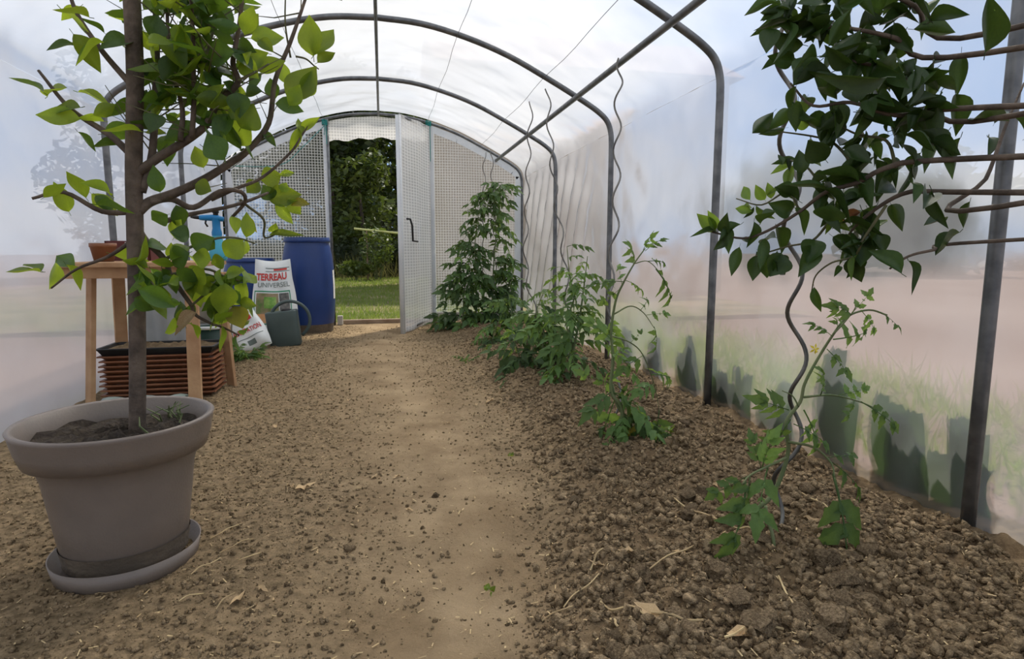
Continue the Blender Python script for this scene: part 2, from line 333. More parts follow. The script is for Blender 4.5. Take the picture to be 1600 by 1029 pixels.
# ---------------------------------------------------------------- tunnel frame and film
YH = [-.08, 1.16, 2.40, 3.64, 4.88, 6.10]
WX, ZC = 1.40, 1.47
prof = [(0, 2.0), (.25, 1.985), (.5, 1.93), (.75, 1.845), (1.0, 1.725), (1.2, 1.62), (1.31, 1.555), (1.37, 1.50), (1.395, 1.43), (WX, 1.35)]
def hoop_pts(y, off=0.0):
    R_ = spline([Vector((x, y, z)) for x, z in prof], 4)
    c = Vector((0, y, .9)); out = []
    for p in R_:
        q = Vector((p.x, y, p.z))
        if off:
            d = Vector((q.x * .55, 0, (q.z - .9))).normalized(); q = q + d * off
        out.append(q)
    base = Vector((WX + off, y, -.05)); right = out + [Vector((WX + off, y, 1.0)), Vector((WX + off, y, .5)), base]
    left = [Vector((-p.x, p.y, p.z)) for p in right]
    return left[::-1] + right[1:]
frame = empty('tunnel_frame', (0, 3, 0)); tag(frame, 'grey galvanised tube frame of arched hoops holding up the plastic tunnel', 'frame')
for y in YH:
    MB().tube(hoop_pts(y), .0165 if y < 6 else .013, 12).build('hoop', M['steel'], frame, True)
MB().tube([(0, y, 1.985 - .0) for y in (-.3, 2, 4, 6.1)], .010, 8).build('ridge_pipe', M['steel'], frame, True)
pur = MB().tube([(1.135, y, 1.605) for y in (-.3, 2, 4, 6.12)], .0155, 12).build('purlin_pipe', M['steel'], frame, True)
for y in YH[1:5]:
    MB().tube([(1.135, y - .018, 1.612), (1.135, y + .018, 1.612)], .020, 10).build('clamp', M['steel'], pur, True)
for x, z, nm in ((.452, 1.925, 0), (.96, 1.725, 1), (-.49, 1.915, 2)):
    pts = []
    for a, b in zip(YH[:-1], YH[1:]):
        for k in range(6):
            t = k / 6; pts.append((x + .004 * math.sin(9 * t + a), a + (b - a) * t, z - .012 * math.sin(math.pi * t)))
    o = MB().tube(pts + [(x, 6.1, z)], .0014, 5).build('support_wire', M['wire'])
    tag(o, ['thin wire strung under the roof to the door hinge post', 'thin wire strung under the roof towards the spiral stakes', 'thin wire strung under the roof to the post by the barrel'][nm], 'wire')

def film_sheet(name, prof_pts, y0, y1, n, m, amp, label, folds=None):
    # prof_pts: list of (x,z) across; outward wrinkles by noise
    yy = np.linspace(y0, y1, n); pp = np.array(prof_pts); k = len(pp)
    tx = np.gradient(pp[:, 0]); tz = np.gradient(pp[:, 1]); ln = np.hypot(tx, tz); nxn, nzn = -tz / ln, tx / ln
    if nxn[0] * pp[0, 0] + nzn[0] * (pp[0, 1] - .8) < 0: nxn, nzn = -nxn, -nzn
    s = np.concatenate([[0], np.cumsum(np.hypot(np.diff(pp[:, 0]), np.diff(pp[:, 1])))])
    S, YY = np.meshgrid(s, yy)
    d = amp * (fbm(S * 3.2 + 5, YY * 3.0 + 2, 4) - .5) + amp * .6 * (fbm(S * 9 + YY * 6, YY * 2.5 - S, 3) - .5)
    ph = np.array([min(abs(v - h) for h in YH) for v in yy]); d = d * np.clip(ph / .12, .15, 1)[:, None]
    if folds is not None: d = d + folds(S, YY)
    d = np.maximum(d, -.012)
    Xf = pp[:, 0][None] + nxn[None] * d; Zf = pp[:, 1][None] + nzn[None] * d
    idx = np.arange(n * k).reshape(n, k); f = np.stack([idx[:-1, :-1], idx[1:, :-1], idx[1:, 1:], idx[:-1, 1:]], -1).reshape(-1, 4)   # facing into the tunnel
    o = link(name, np_mesh(name, np.stack([Xf, YY, Zf], -1).reshape(-1, 3), f, m, True)); tag(o, label, 'wall' if 'wall' in name else 'ceiling', kind='structure')
    return o
hp = [(p.x, p.z) for p in hoop_pts(0, .034)]
def dens(pts, step=.04):
    out = [pts[0]]
    for a, b in zip(pts[:-1], pts[1:]):
        n = max(1, int(math.hypot(b[0] - a[0], b[1] - a[1]) / step))
        out += [(a[0] + (b[0] - a[0]) * j / n, a[1] + (b[1] - a[1]) * j / n) for j in range(1, n + 1)]
    return out
ir = next(i for i, p in enumerate(hp) if p[0] > 0 and p[1] < 1.46); il = len(hp) - 1 - ir
lwp, roofp, rwp = dens(hp[:il + 1]), dens(hp[il:ir + 1]), dens(hp[ir:])
film_sheet('ceiling', roofp, -.35, 6.12, 220, M['film_roof'], .03, 'milky plastic film stretched over the arched roof')
def folds(S, YY):
    g = np.clip((YY - 4.0) / .5, 0, 1)
    return .03 * g * np.sin((YY * 1.6 - S * .8) * 16 + 2 * fbm(S * 2, YY * 2, 2)) * np.clip(S * 3, 0, 1)
film_sheet('wall_right', rwp, -.35, 6.12, 260, M['film_side'], .028, 'hazy clear plastic film side of the tunnel beside the tilled bed', folds)
film_sheet('wall_left', lwp, -.35, 6.12, 160, M['film_left'], .028, 'hazy plastic film side of the tunnel behind the lemon tree')

# end wall at Y=6.1: left and right panels around the door opening
XL, XR, YE = -.49, .46, 6.115
def arch_z(x): return float(np.interp(abs(x), [p[0] for p in prof[:-2]], [p[1] for p in prof[:-2]]))
endw = empty('wall_far', (0, YE, 0)); tag(endw, 'gridded plastic end wall with the door opening', 'wall', kind='structure')
def panel(x0, x1, name, m, zlo=.02, par=endw):
    n = 26; k = 30; v = []; f = []
    for i in range(n + 1):
        x = x0 + (x1 - x0) * i / n; zt = arch_z(x) - .015 if abs(x) < 1.36 else 1.45
        for j in range(k + 1):
            z = zlo + (zt - zlo) * j / k; v.append((x, YE + .012 * math.sin(x * 9 + z * 5) * math.sin(z * 3), z))
    f = [(i * (k + 1) + j, (i + 1) * (k + 1) + j, (i + 1) * (k + 1) + j + 1, i * (k + 1) + j + 1) for i in range(n) for j in range(k)]
    return MB().add(v, f).build(name, m, par, True)
panel(-1.385, XL, 'film_panel', M['film_end']); panel(XR, 1.385, 'film_panel', M['film_end'])
# rolled-up flap above the opening
v = []; n, k = 20, 8
for i in range(n + 1):
    x = XL + .03 + (XR - XL - .06) * i / n; lo = 1.73 + .05 * math.sin(i / n * 2.4) + .012 * math.sin(i * 1.3); hi = arch_z(x) - .02
    for j in range(k + 1):
        t = j / k; v.append((x, YE - .05 * math.sin(math.pi * t) - .01 * math.sin(i * .9), lo + (hi - lo) * t))
MB().add(v, [(i * (k + 1) + j, (i + 1) * (k + 1) + j, (i + 1) * (k + 1) + j + 1, i * (k + 1) + j + 1) for i in range(n) for j in range(k)]).build('door_flap', M['film_door'], endw, True)
for x, w_ in ((XL, .05), (XR + .03, .055)):                 # film wrapped round the door posts
    MB().box((x, YE - .012, .96), (w_, .02, 1.9)).build('post_wrap', M['white_film'], endw, bevel=.006)
    MB().tube([(x + (.02 if x < 0 else -.03), YE - .03, 0), (x + (.02 if x < 0 else -.03), YE - .03, arch_z(x))], .013, 10).build('door_post', M['steel'], endw, True)
for s in (-1, 1):                                            # pale film margin under the arch
    pts = [(s * x, YE - .016, z - .05) for x, z in prof[2 if s > 0 else 2:8]] + [(s * 1.355, YE - .016, 1.3), (s * 1.355, YE - .016, .05)]
    mb = MB()
    for a, b in zip(pts[:-1], pts[1:]):
        a, b = Vector(a), Vector(b); d = (b - a).normalized(); q = Vector((d.z, 0, -d.x)) * .033
        mb.add([a - q, b - q, b + q, a + q], [(0, 1, 2, 3)])
    mb.build('film_margin', M['white_film'], endw)
MB().box((.95, YE - .03, .05), (.86, .03, .10)).build('base_board', M['concrete'], endw, bevel=.005)
MB().box((-.93, YE - .03, .05), (.86, .03, .10)).build('base_board', M['concrete'], endw, bevel=.005)
MB().box((0.02, YE + .02, .015), (.86, .05, .05)).build('threshold', M['wood_old'], endw, bevel=.005)
for (x, z), lab in (((XL + .0, 1.90), 'green twine knotted round the post beside the barrel'), ((XR + .01, 1.93), 'green twine knotted round the door hinge post')):
    t = empty('twine_tie', (x, YE - .04, z)); tag(t, lab, 'twine')
    mb = MB()
    for k in range(4):
        mb.tube([(x + .024 * math.cos(a), YE - .03 + .024 * math.sin(a), z - .02 + k * .012 + .004 * math.sin(2 * a)) for a in np.linspace(0, 6.28, 14)], .005, 5)
    mb.build('knot', M['twine'], t, True)
    for k, ln in enumerate(((.12, .2) if x < 0 else (.30, .36))):
        MB().tube([(x - .01 + .02 * k, YE - .055, z), (x + .012 * k, YE - .06, z - ln * .5), (x - .008 + .02 * k, YE - .058, z - ln)], .0035, 5).build('loose_end', M['twine'], t)

c0, c1 = Vector((XL, YE - .05, 1.87)), P(436, 258, 5.9)
o = MB().tube(spline([c0, (c0 + c1) / 2 + Vector((0, 0, -.02)), c1, Vector((-1.30, 5.6, 1.42))], 6), .0028, 5).build('cord', M['twine']); tag(o, 'thin green cord stretched from the post beside the barrel to the film side', 'cord')
o = MB().box((XL + .075, YE - .05, .045), (.05, .05, .09)).build('stone_block', M['concrete'], bevel=.006); tag(o, 'small pale stone block at the foot of the post beside the barrel', 'stone')
# door swung inwards
hinge = Vector((XR - .0, YE - .07, 0)); free = Vector((.150, 5.262, 0)); dl = (free - hinge); DW = dl.length; du = dl.normalized(); dn = Vector((-du.y, du.x, 0))
if dn.x < 0: dn = -dn                                # the face turned to the path
door = empty('door_1', hinge); tag(door, 'open tunnel door of gridded white film on a tube frame', 'door', kind='structure')
def dp(u, z, n=0.0): return hinge + du * u + dn * n + Vector((0, 0, z))
ztop = lambda u: 1.885 - .06 * (u / DW)
for a, b in (((.02, .03), (.02, ztop(0))), ((DW - .02, .0), (DW - .02, ztop(DW))), ((.02, .05), (DW - .02, .02)), ((.02, ztop(0)), (DW - .02, ztop(DW)))):
    MB().tube([dp(*a), dp(*b)], .013, 8).build('frame_tube', M['steel'], door, True)
v = []; n, k = 24, 40
for i in range(n + 1):
    for j in range(k + 1):
        u = DW * i / n; z = .01 + (ztop(u) + .01 - .01) * j / k
        v.append(dp(u, z, .016 + .012 * math.sin(u * 12 + z * 2) * math.sin(math.pi * min(1, u / DW))))
MB().add(v, [(i * (k + 1) + j, i * (k + 1) + j + 1, (i + 1) * (k + 1) + j + 1, (i + 1) * (k + 1) + j) for i in range(n) for j in range(k)]).build('film_panel', M['film_door'], door, True)
MB().tube([dp(DW - .02, .0, 0), dp(DW - .02, ztop(DW), 0)], .022, 8).build('edge_wrap', M['white_film'], door, True)
MB().tube([dp(DW - .10, .985, .03), dp(DW - .13, .985, .05), dp(DW - .15, .93, .06), dp(DW - .16, .80, .06), dp(DW - .27, .795, .065)], .009, 8).build('handle', M['black'], door, True)

# ---------------------------------------------------------------- outside
def plane(name, x0, x1, y0, y1, z, m, label, cat='ground'):
    o = MB().add([(x0, y0, z), (x1, y0, z), (x1, y1, z), (x0, y1, z)], [(0, 1, 2, 3)]).build(name, m); return tag(o, label, cat, kind='structure')
plane('field', -60, 90, -40, 120, -.06, M['field'], 'pale bare earth field stretching beyond the tunnel')
nxx, nyy = 60, 60; xs = np.linspace(-7, 5, nxx); ys = np.linspace(6.2, 22, nyy); X, Y = np.meshgrid(xs, ys); Z = -.02 + .05 * (fbm(X * .8, Y * .8, 3) - .5)
idx = np.arange(nxx * nyy).reshape(nyy, nxx); f = np.stack([idx[:-1, :-1], idx[:-1, 1:], idx[1:, 1:], idx[1:, :-1]], -1).reshape(-1, 4)
o = link('lawn', np_mesh('lawn', np.stack([X, Y, Z], -1).reshape(-1, 3), f, M['lawn'], True)); tag(o, 'patchy mown lawn outside the open door', 'lawn', kind='structure')
def blades(n, x0, x1, y0, y1, h0, h1, w_, name, m, label, pw=1.5):
    y = y0 + (y1 - y0) * rng.random(n) ** pw; x = rng.uniform(x0, x1, n); z = -.02 + .05 * (fbm(x * .8, y * .8, 3) - .5)
    h = rng.uniform(h0, h1, n); a = rng.uniform(0, 6.28, n); ln = rng.normal(0, .45, (n, 2)) * h[:, None]
    ww = w_ * (1 + .1 * (y - y0))
    v = np.zeros((n, 3, 3)); v[:, 0] = np.stack([x - ww * np.cos(a), y - ww * np.sin(a), z], -1); v[:, 1] = np.stack([x + ww * np.cos(a), y + ww * np.sin(a), z], -1)
    v[:, 2] = np.stack([x + ln[:, 0], y + ln[:, 1], z + h], -1)
    o = link(name, np_mesh(name, v.reshape(-1, 3), np.arange(3 * n).reshape(n, 3), m)); return tag(o, label, 'grass', kind='stuff')
blades(26000, -2.6, 1.6, 6.3, 17, .02, .07, .005, 'lawn_grass', M['grass'], 'short green grass of the lawn outside the door')
blades(900, -4, 1.8, 16.0, 16.9, .2, .8, .008, 'tall_grass', M['dry_grass'], 'tall straw coloured grass along the foot of the hedge', 1)

def leaf_cloud(n, shapes, size, flat=.6, seed=0):
    """leaf quads scattered through ellipsoids; shapes = list of (centre, radii)"""
    r_ = np.random.default_rng(seed); vol = np.array([a[1][0] * a[1][1] * a[1][2] for a in shapes]) ** .67; vol /= vol.sum()
    which = r_.choice(len(shapes), n, p=vol); c = np.array([a[0] for a in shapes])[which]; rad = np.array([a[1] for a in shapes])[which]
    d = r_.normal(size=(n, 3)); d /= np.linalg.norm(d, axis=1)[:, None]; rr = (.55 + .5 * r_.random(n) ** .6)[:, None]
    p = c + d * rad * rr
    t = r_.normal(size=(n, 3)); t[:, 2] *= flat; t /= np.linalg.norm(t, axis=1)[:, None]
    q = np.cross(t, r_.normal(size=(n, 3))); q /= np.linalg.norm(q, axis=1)[:, None] + 1e-9
    s = size * r_.uniform(.6, 1.3, n)[:, None]
    v = np.stack([p - t * s, p + q * s * .5, p + t * s, p - q * s * .5], 1)
    return v.reshape(-1, 3), np.arange(4 * n).reshape(n, 4)
def tree(name, loc, H, R_, n, size, m, label, seed, group=None, low=.15):
    t = empty(name, loc); tag(t, label, 'tree', group); r_ = random.Random(seed); loc = Vector(loc)
    MB().tube([loc + Vector((0, 0, -.1)), loc + Vector((.05, 0, H * .3)), loc + Vector((-.05, .1, H * .75))], [.14 * H / 5, .1 * H / 5, .03], 8).build('trunk', M['bark'], t, True)
    sh = []
    for k in range(26):
        a = r_.uniform(0, 6.28); z = r_.uniform(low, .95); rad = R_ * (1 - abs(z - .45) ** 1.5) * r_.uniform(.3, .85)
        s = R_ * r_.uniform(.25, .45); sh.append(((loc.x + rad * math.cos(a), loc.y + rad * math.sin(a), loc.z + z * H), (s, s, s * .8)))
    sh.append(((loc.x, loc.y, loc.z + H * .5), (R_ * .7, R_ * .7, H * .42)))
    v, f = leaf_cloud(n, sh, size, seed=seed); o = link('foliage', np_mesh('foliage', v, f, m), t); return t
tree('garden_tree', (-1.6, 20.5, 0), 6.6, 2.7, 9000, .15, M['tree'], 'dark tree with small glossy leaves behind the low hedge', 1, low=.1)
tree('garden_tree', (.2, 26.2, 0), 8.0, 3.2, 11000, .17, M['tree'], 'broad dark tree filling the gaps behind the small-leaved tree', 2, low=.1)
tree('fruit_tree', (-.55, 18.3, 0), 3.3, 1.15, 2600, .10, M['tree_light'], 'lighter green fruit tree in front of the dark trees', 3, low=.3)
tree('garden_tree', (-6.9, 20.0, 0), 6.5, 2.6, 6000, .16, M['tree'], 'dark tree seen hazily through the gridded end panel by the barrel', 4, low=.08)
h = empty('hedge', (-1.5, 17.2, 0)); tag(h, 'low clipped dark green hedge across the end of the lawn', 'hedge')
sh = [((-7 + i * .45, 17.2 + .1 * math.sin(i), .48), (.42, .45, .55)) for i in range(22)]
v, f = leaf_cloud(9000, sh, .085, seed=9); link('foliage', np_mesh('foliage', v, f, M['hedge']), h)
MB().box((-2.3, 17.25, .42), (10, .5, .84)).build('inner_branches', M['hedge'], h)
a, b = P(553, 357, 15.5), P(650, 367, 15.5)
pl = empty('garden_pole', a); tag(pl, 'thin pale yellow pole held level above the weeds by the hedge', 'pole')
MB().tube([a, b], .024, 8).build('bar', M['pole'], pl)
for q in (a * .8 + b * .2, b): MB().tube([q, (q.x, q.y, -.05)], .02, 6).build('upright', M['wood_old'], pl)
def upright_weed(px, Y, ht, n, name, label, m, seed):
    r_ = random.Random(seed); x = P(px, 420, Y).x; t = empty(name, (x, Y, 0)); tag(t, label, 'plant')
    for k in range(n):
        dx, dy = r_.gauss(0, .16), r_.gauss(0, .1); MB().tube([(x + dx * .3, Y + dy * .3, 0), (x + dx, Y + dy, ht * .6), (x + dx * 1.6, Y + dy, ht * r_.uniform(.7, 1))], [.012, .009, .004], 5).build('stalk', M['stem'], t)
    v, f = leaf_cloud(420, [((x, Y, ht * .62), (.42, .3, ht * .4))], .07, seed=seed); link('foliage', np_mesh('foliage', v, f, m), t)
upright_weed(590, 15.6, 1.25, 7, 'tall_weed', 'tall branching weed rising under the yellow pole', M['tree_light'], 5)
upright_weed(556, 15.3, .45, 5, 'low_weed', 'low bushy weed at the edge of the lawn before the hedge', M['tree_light'], 6)
# beige house wall behind the right end panel
hs = empty('house', (3.0, 11, 0)); tag(hs, 'beige rendered house seen hazily through the gridded end panel', 'house')
MB().box((3.7, 12.5, 1.9), (5.2, 4, 3.9)).build('wall', M['render_wall'], hs)
MB().add([(.9, 10.3, 3.8), (6.5, 10.3, 3.8), (6.5, 12.5, 5.0), (.9, 12.5, 5.0), (.9, 14.7, 3.8), (6.5, 14.7, 3.8)], [(0, 1, 2, 3), (3, 2, 5, 4), (0, 3, 4), (1, 5, 2)]).build('roof', M['roof_tile'], hs)
for i, (x, y, H, R_) in enumerate(((17, 17, 3.4, 2.4), (26, 22, 3.6, 2.8), (20, 10, 5.6, 1.7), (30, 9, 3.8, 3.0))):
    tree('far_tree', (x, y, 0), H, R_, 2600, .3, M['tree'], 'rounded tree across the field, blurred by the side film', 20 + i, 'trees across the field')
# rough grass strip along the outside of the film
blades(2400, 1.74, 3.0, .2, 6.5, .05, .18, .008, 'verge_grass', M['grass'], 'rough green grass growing along the outside of the side film', 1)
# weeds leaning on the film outside the bed
def lean_weed(y, ht, n, label, seed):
    r_ = random.Random(seed); t = empty('film_side_weed', (1.52, y, -.05)); tag(t, label, 'plant', 'weeds pressed against the film')
    for k in range(n):
        y0 = y + r_.gauss(0, .035); hh = ht * r_.uniform(.55, 1.05); w_ = r_.uniform(.04, .075); ly = r_.uniform(-.10, .06)
        v = []; nn = 9; dx = r_.uniform(0, .05)
        for i in range(nn + 1):
            s = i / nn; ww = w_ * math.sin(math.pi * (.12 + .80 * s)) ** .6
            xx = 1.53 + dx - (.072 + dx * .6) * math.sin(min(1.5, s * 1.7)); z = -.06 + hh * s
            for q in (-1, -.5, 0, .5, 1): v.append((xx + .010 * q * q, y0 + ly * s * s + q * ww, z + .012 * math.sin(q * 6 + i)))
        MB().add(v, [(i * 5 + j, i * 5 + j + 1, i * 5 + j + 6, i * 5 + j + 5) for i in range(nn) for j in range(4)]).build('leaf', M['weed'], t, True)
for i, (y, ht, n, where) in enumerate(((3.50, .30, 6, 'just before the hoop tied with the second stake'), (3.10, .32, 7, 'behind the slender tomato plant'), (2.72, .37, 9, 'behind the leafy tomato plant with drooping tip'), (2.46, .30, 4, 'on the door side of the bare hoop leg'),
        (2.28, .28, 6, 'on the open side of the bare hoop leg'), (2.02, .30, 6, 'midway between two hoop legs'), (1.74, .44, 5, 'tallest, behind the wavy stake'), (1.44, .42, 5, 'beyond the flowering tomato shoot'), (1.24, .36, 6, 'under the dark citrus leaves'), (.95, .36, 6, 'past the dark citrus tree'))):
    lean_weed(y, ht, n, 'dark weed outside against the film, ' + where, 40 + i)

# ---------------------------------------------------------------- leaves
def citrus_leaf_mesh(name, m, curl=.15, fold=.22, wav=.03):
    n = 9; v = []; f = []
    for i in range(n + 1):
        s = i / n; wd = .5 * (math.sin(math.pi * s ** .82) ** 1.05 if 0 < s < 1 else 0.015); z = -curl * s * s + wav * math.sin(s * 7)
        for q in (-1, -.5, 0, .5, 1): v.append((q * wd, s, z + fold * abs(q) * wd + .5 * fold * wd * q * q * .3))
    f = [(i * 5 + j, i * 5 + j + 1, i * 5 + j + 6, i * 5 + j + 5) for i in range(n) for j in range(4)]
    mb = MB().add(v, f).tube([(0, -.14, .02), (0, 0, 0)], .012, 4)
    return mb.mesh(name, m, True)
def place_leaf(me, base, tip, width, normal, parent, name='leaf'):
    d = tip - base; ln = d.length; yv = d.normalized(); zv = normal - yv * normal.dot(yv)
    zv = zv.normalized() if zv.length > 1e-5 else yv.orthogonal().normalized(); xv = yv.cross(zv)
    o = bpy.data.objects.new(name, me); col.objects.link(o)
    mw = Matrix(((xv.x * width, yv.x * ln, zv.x * ln, base.x), (xv.y * width, yv.y * ln, zv.y * ln, base.y), (xv.z * width, yv.z * ln, zv.z * ln, base.z), (0, 0, 0, 1)))
    o.parent = parent; o.matrix_parent_inverse = Matrix.Translation(-parent_loc(parent)); o.matrix_basis = mw
    return o
def depth(p): return (p - CAM).dot(fwd)
def rvec(r_): 
    v = Vector((r_.gauss(0, 1), r_.gauss(0, 1), r_.gauss(0, 1))); return v.normalized()

# ---------------------------------------------------------------- lemon tree in its pot
pc = Vector((-.60, 1.497, 0)); g0 = G(-.6, 1.5)
lt = empty('lemon_tree', pc); tag(lt, 'lemon tree with large light green leaves in a grey plastic pot', 'potted tree')
potp = [(.0, .02), (.112, .02), (.125, .035), (.138, .13), (.150, .225), (.160, .262), (.163, .266), (.180, .268), (.190, .30), (.197, .335), (.200, .342), (.196, .346), (.186, .343), (.178, .30), (.172, .27)]
MB().lathe(potp, pc + Vector((0, 0, 0)), 64).build('pot', M['pot'], lt, True)
MB().lathe([(.1255, .024), (.1275, .04), (.1315, .066)], pc, 64).build('mud_band', M['dirt'], lt, True)
v = []; n, k = 40, 10
for j in range(k + 1):
    for i in range(n):
        a = 6.2832 * i / n; q = .178 * j / k; v.append(pc + Vector((q * math.cos(a), q * math.sin(a), .302 + .02 * (random.random() - .5) + .012 * (1 - j / k))))
MB().add(v, [(j * n + i, j * n + (i + 1) % n, (j + 1) * n + (i + 1) % n, (j + 1) * n + i) for j in range(k) for i in range(n)]).build('potting_soil', M['peat'], lt)
sc = MB().lathe([(0, .006), (.132, .006), (.150, .04), (.153, .041), (.146, .001), (.135, -.004), (0, -.004)], pc + Vector((0, 0, 0)), 56).build('saucer', M['pot'], None, True)
tag(sc, 'grey round saucer under the lemon tree pot', 'saucer')
for k in range(12):
    a = random.uniform(-1, 1.5); q = random.uniform(.08, .15); b = pc + Vector((q * math.cos(a), q * math.sin(a), .31))
    MB().tube([b, b + Vector((random.uniform(-.02, .02), random.uniform(-.02, .02), .02)), b + Vector((random.uniform(-.03, .03), random.uniform(-.03, .03), .035))], [.0025, .002, .001], 4).build('moss_sprig', M['stem'], lt)
def trace(pts, Y0, Y1, z=None):
    n = len(pts) - 1; return [P(x, y, Y0 + (Y1 - Y0) * i / max(1, n)) for i, (x, y) in enumerate(pts)]
def branch(pts, r0, r1, parent, m, k=5, name='branch', n=7):
    s = spline(pts, k); m_ = len(s) - 1
    MB().tube(s, [r0 + (r1 - r0) * (i / m_) for i in range(m_ + 1)], n).build(name, m, parent, True); return s
LB = []
LB.append(branch(trace([(214, 700), (215, 600), (214, 480), (211, 360), (209, 260), (211, 120), (206, 0), (200, -120)], 1.50, 1.50), .0175, .017, lt, M['bark'], name='trunk', n=10))
spec = [
 ([(216, 330), (235, 315), (272, 302), (319, 280), (359, 255), (387, 235), (420, 192), (430, 126), (453, 68), (470, 20), (490, -40)], 1.5, 1.60, .012, .003),
 ([(214, 270), (250, 245), (298, 215), (324, 192), (341, 157), (362, 141), (372, 126), (364, 101), (367, 76), (375, 30), (380, -30)], 1.5, 1.42, .010, .004),
 ([(235, 315), (269, 311), (303, 324), (344, 299), (375, 299), (383, 315), (362, 340)], 1.5, 1.68, .008, .004),
 ([(260, 345), (291, 336), (365, 321), (412, 304), (420, 300)], 1.5, 1.78, .006, .003),
 ([(330, 312), (370, 294), (410, 277), (454, 238), (470, 214), (486, 190)], 1.6, 1.72, .005, .002),
 ([(375, 312), (387, 322), (412, 343), (412, 368), (422, 370), (440, 359)], 1.68, 1.75, .004, .002),
 ([(214, 355), (229, 377), (257, 405), (266, 429), (285, 457), (299, 477), (306, 492), (330, 505), (350, 512), (374, 524)], 1.5, 1.62, .008, .002),
 ([(222, 300), (238, 240), (243, 150), (245, 60), (240, -60)], 1.5, 1.56, .009, .006),
 ([(300, 216), (303, 160), (302, 90), (300, 20), (292, -60)], 1.47, 1.40, .006, .003),
 ([(282, 220), (285, 170), (270, 110), (262, 40), (262, -40)], 1.47, 1.50, .006, .003),
 ([(340, 160), (322, 110), (330, 60), (345, 20), (350, -40)], 1.45, 1.50, .004, .002),
 ([(372, 126), (400, 112), (420, 100)], 1.44, 1.46, .003, .002),
 ([(454, 90), (446, 40), (446, -10)], 1.6, 1.58, .0025, .0015),
 ([(462, 88), (478, 92), (490, 102), (498, 108)], 1.6, 1.62, .0025, .0015),
 ([(257, 405), (300, 385), (340, 372), (372, 372), (398, 380)], 1.52, 1.62, .004, .002),
 ([(266, 429), (320, 420), (352, 432), (385, 442)], 1.54, 1.62, .004, .002),
 ([(225, 420), (236, 440), (262, 462)], 1.5, 1.45, .003, .002),
 ([(299, 477), (330, 455), (352, 470), (368, 482)], 1.56, 1.62, .003, .002),
 ([(214, 250), (170, 210), (110, 170), (60, 110)], 1.5, 1.55, .009, .003),
 ([(214, 330), (160, 330), (100, 300), (50, 310)], 1.5, 1.45, .007, .003),
 ([(212, 140), (160, 80), (120, 20), (100, -40)], 1.5, 1.5, .007, .003),
 ([(214, 370), (170, 400), (120, 420), (80, 450)], 1.5, 1.55, .005, .002)]
for pts, a, b, r0, r1 in spec: LB.append(branch(trace(pts, a, b), r0, r1, lt, M['bark'] if r0 > .0045 else M['twig']))
lm = [citrus_leaf_mesh('leaf', M['lemon_leaf'], c, fo) for c, fo in ((.12, .2), (.25, .3), (.05, .15))]
lmd = [citrus_leaf_mesh('leaf', M['lemon_dark'], c, fo) for c, fo in ((.12, .2), (.3, .3))]; lmy = citrus_leaf_mesh('leaf', M['lemon_yellow'], .2, .25)
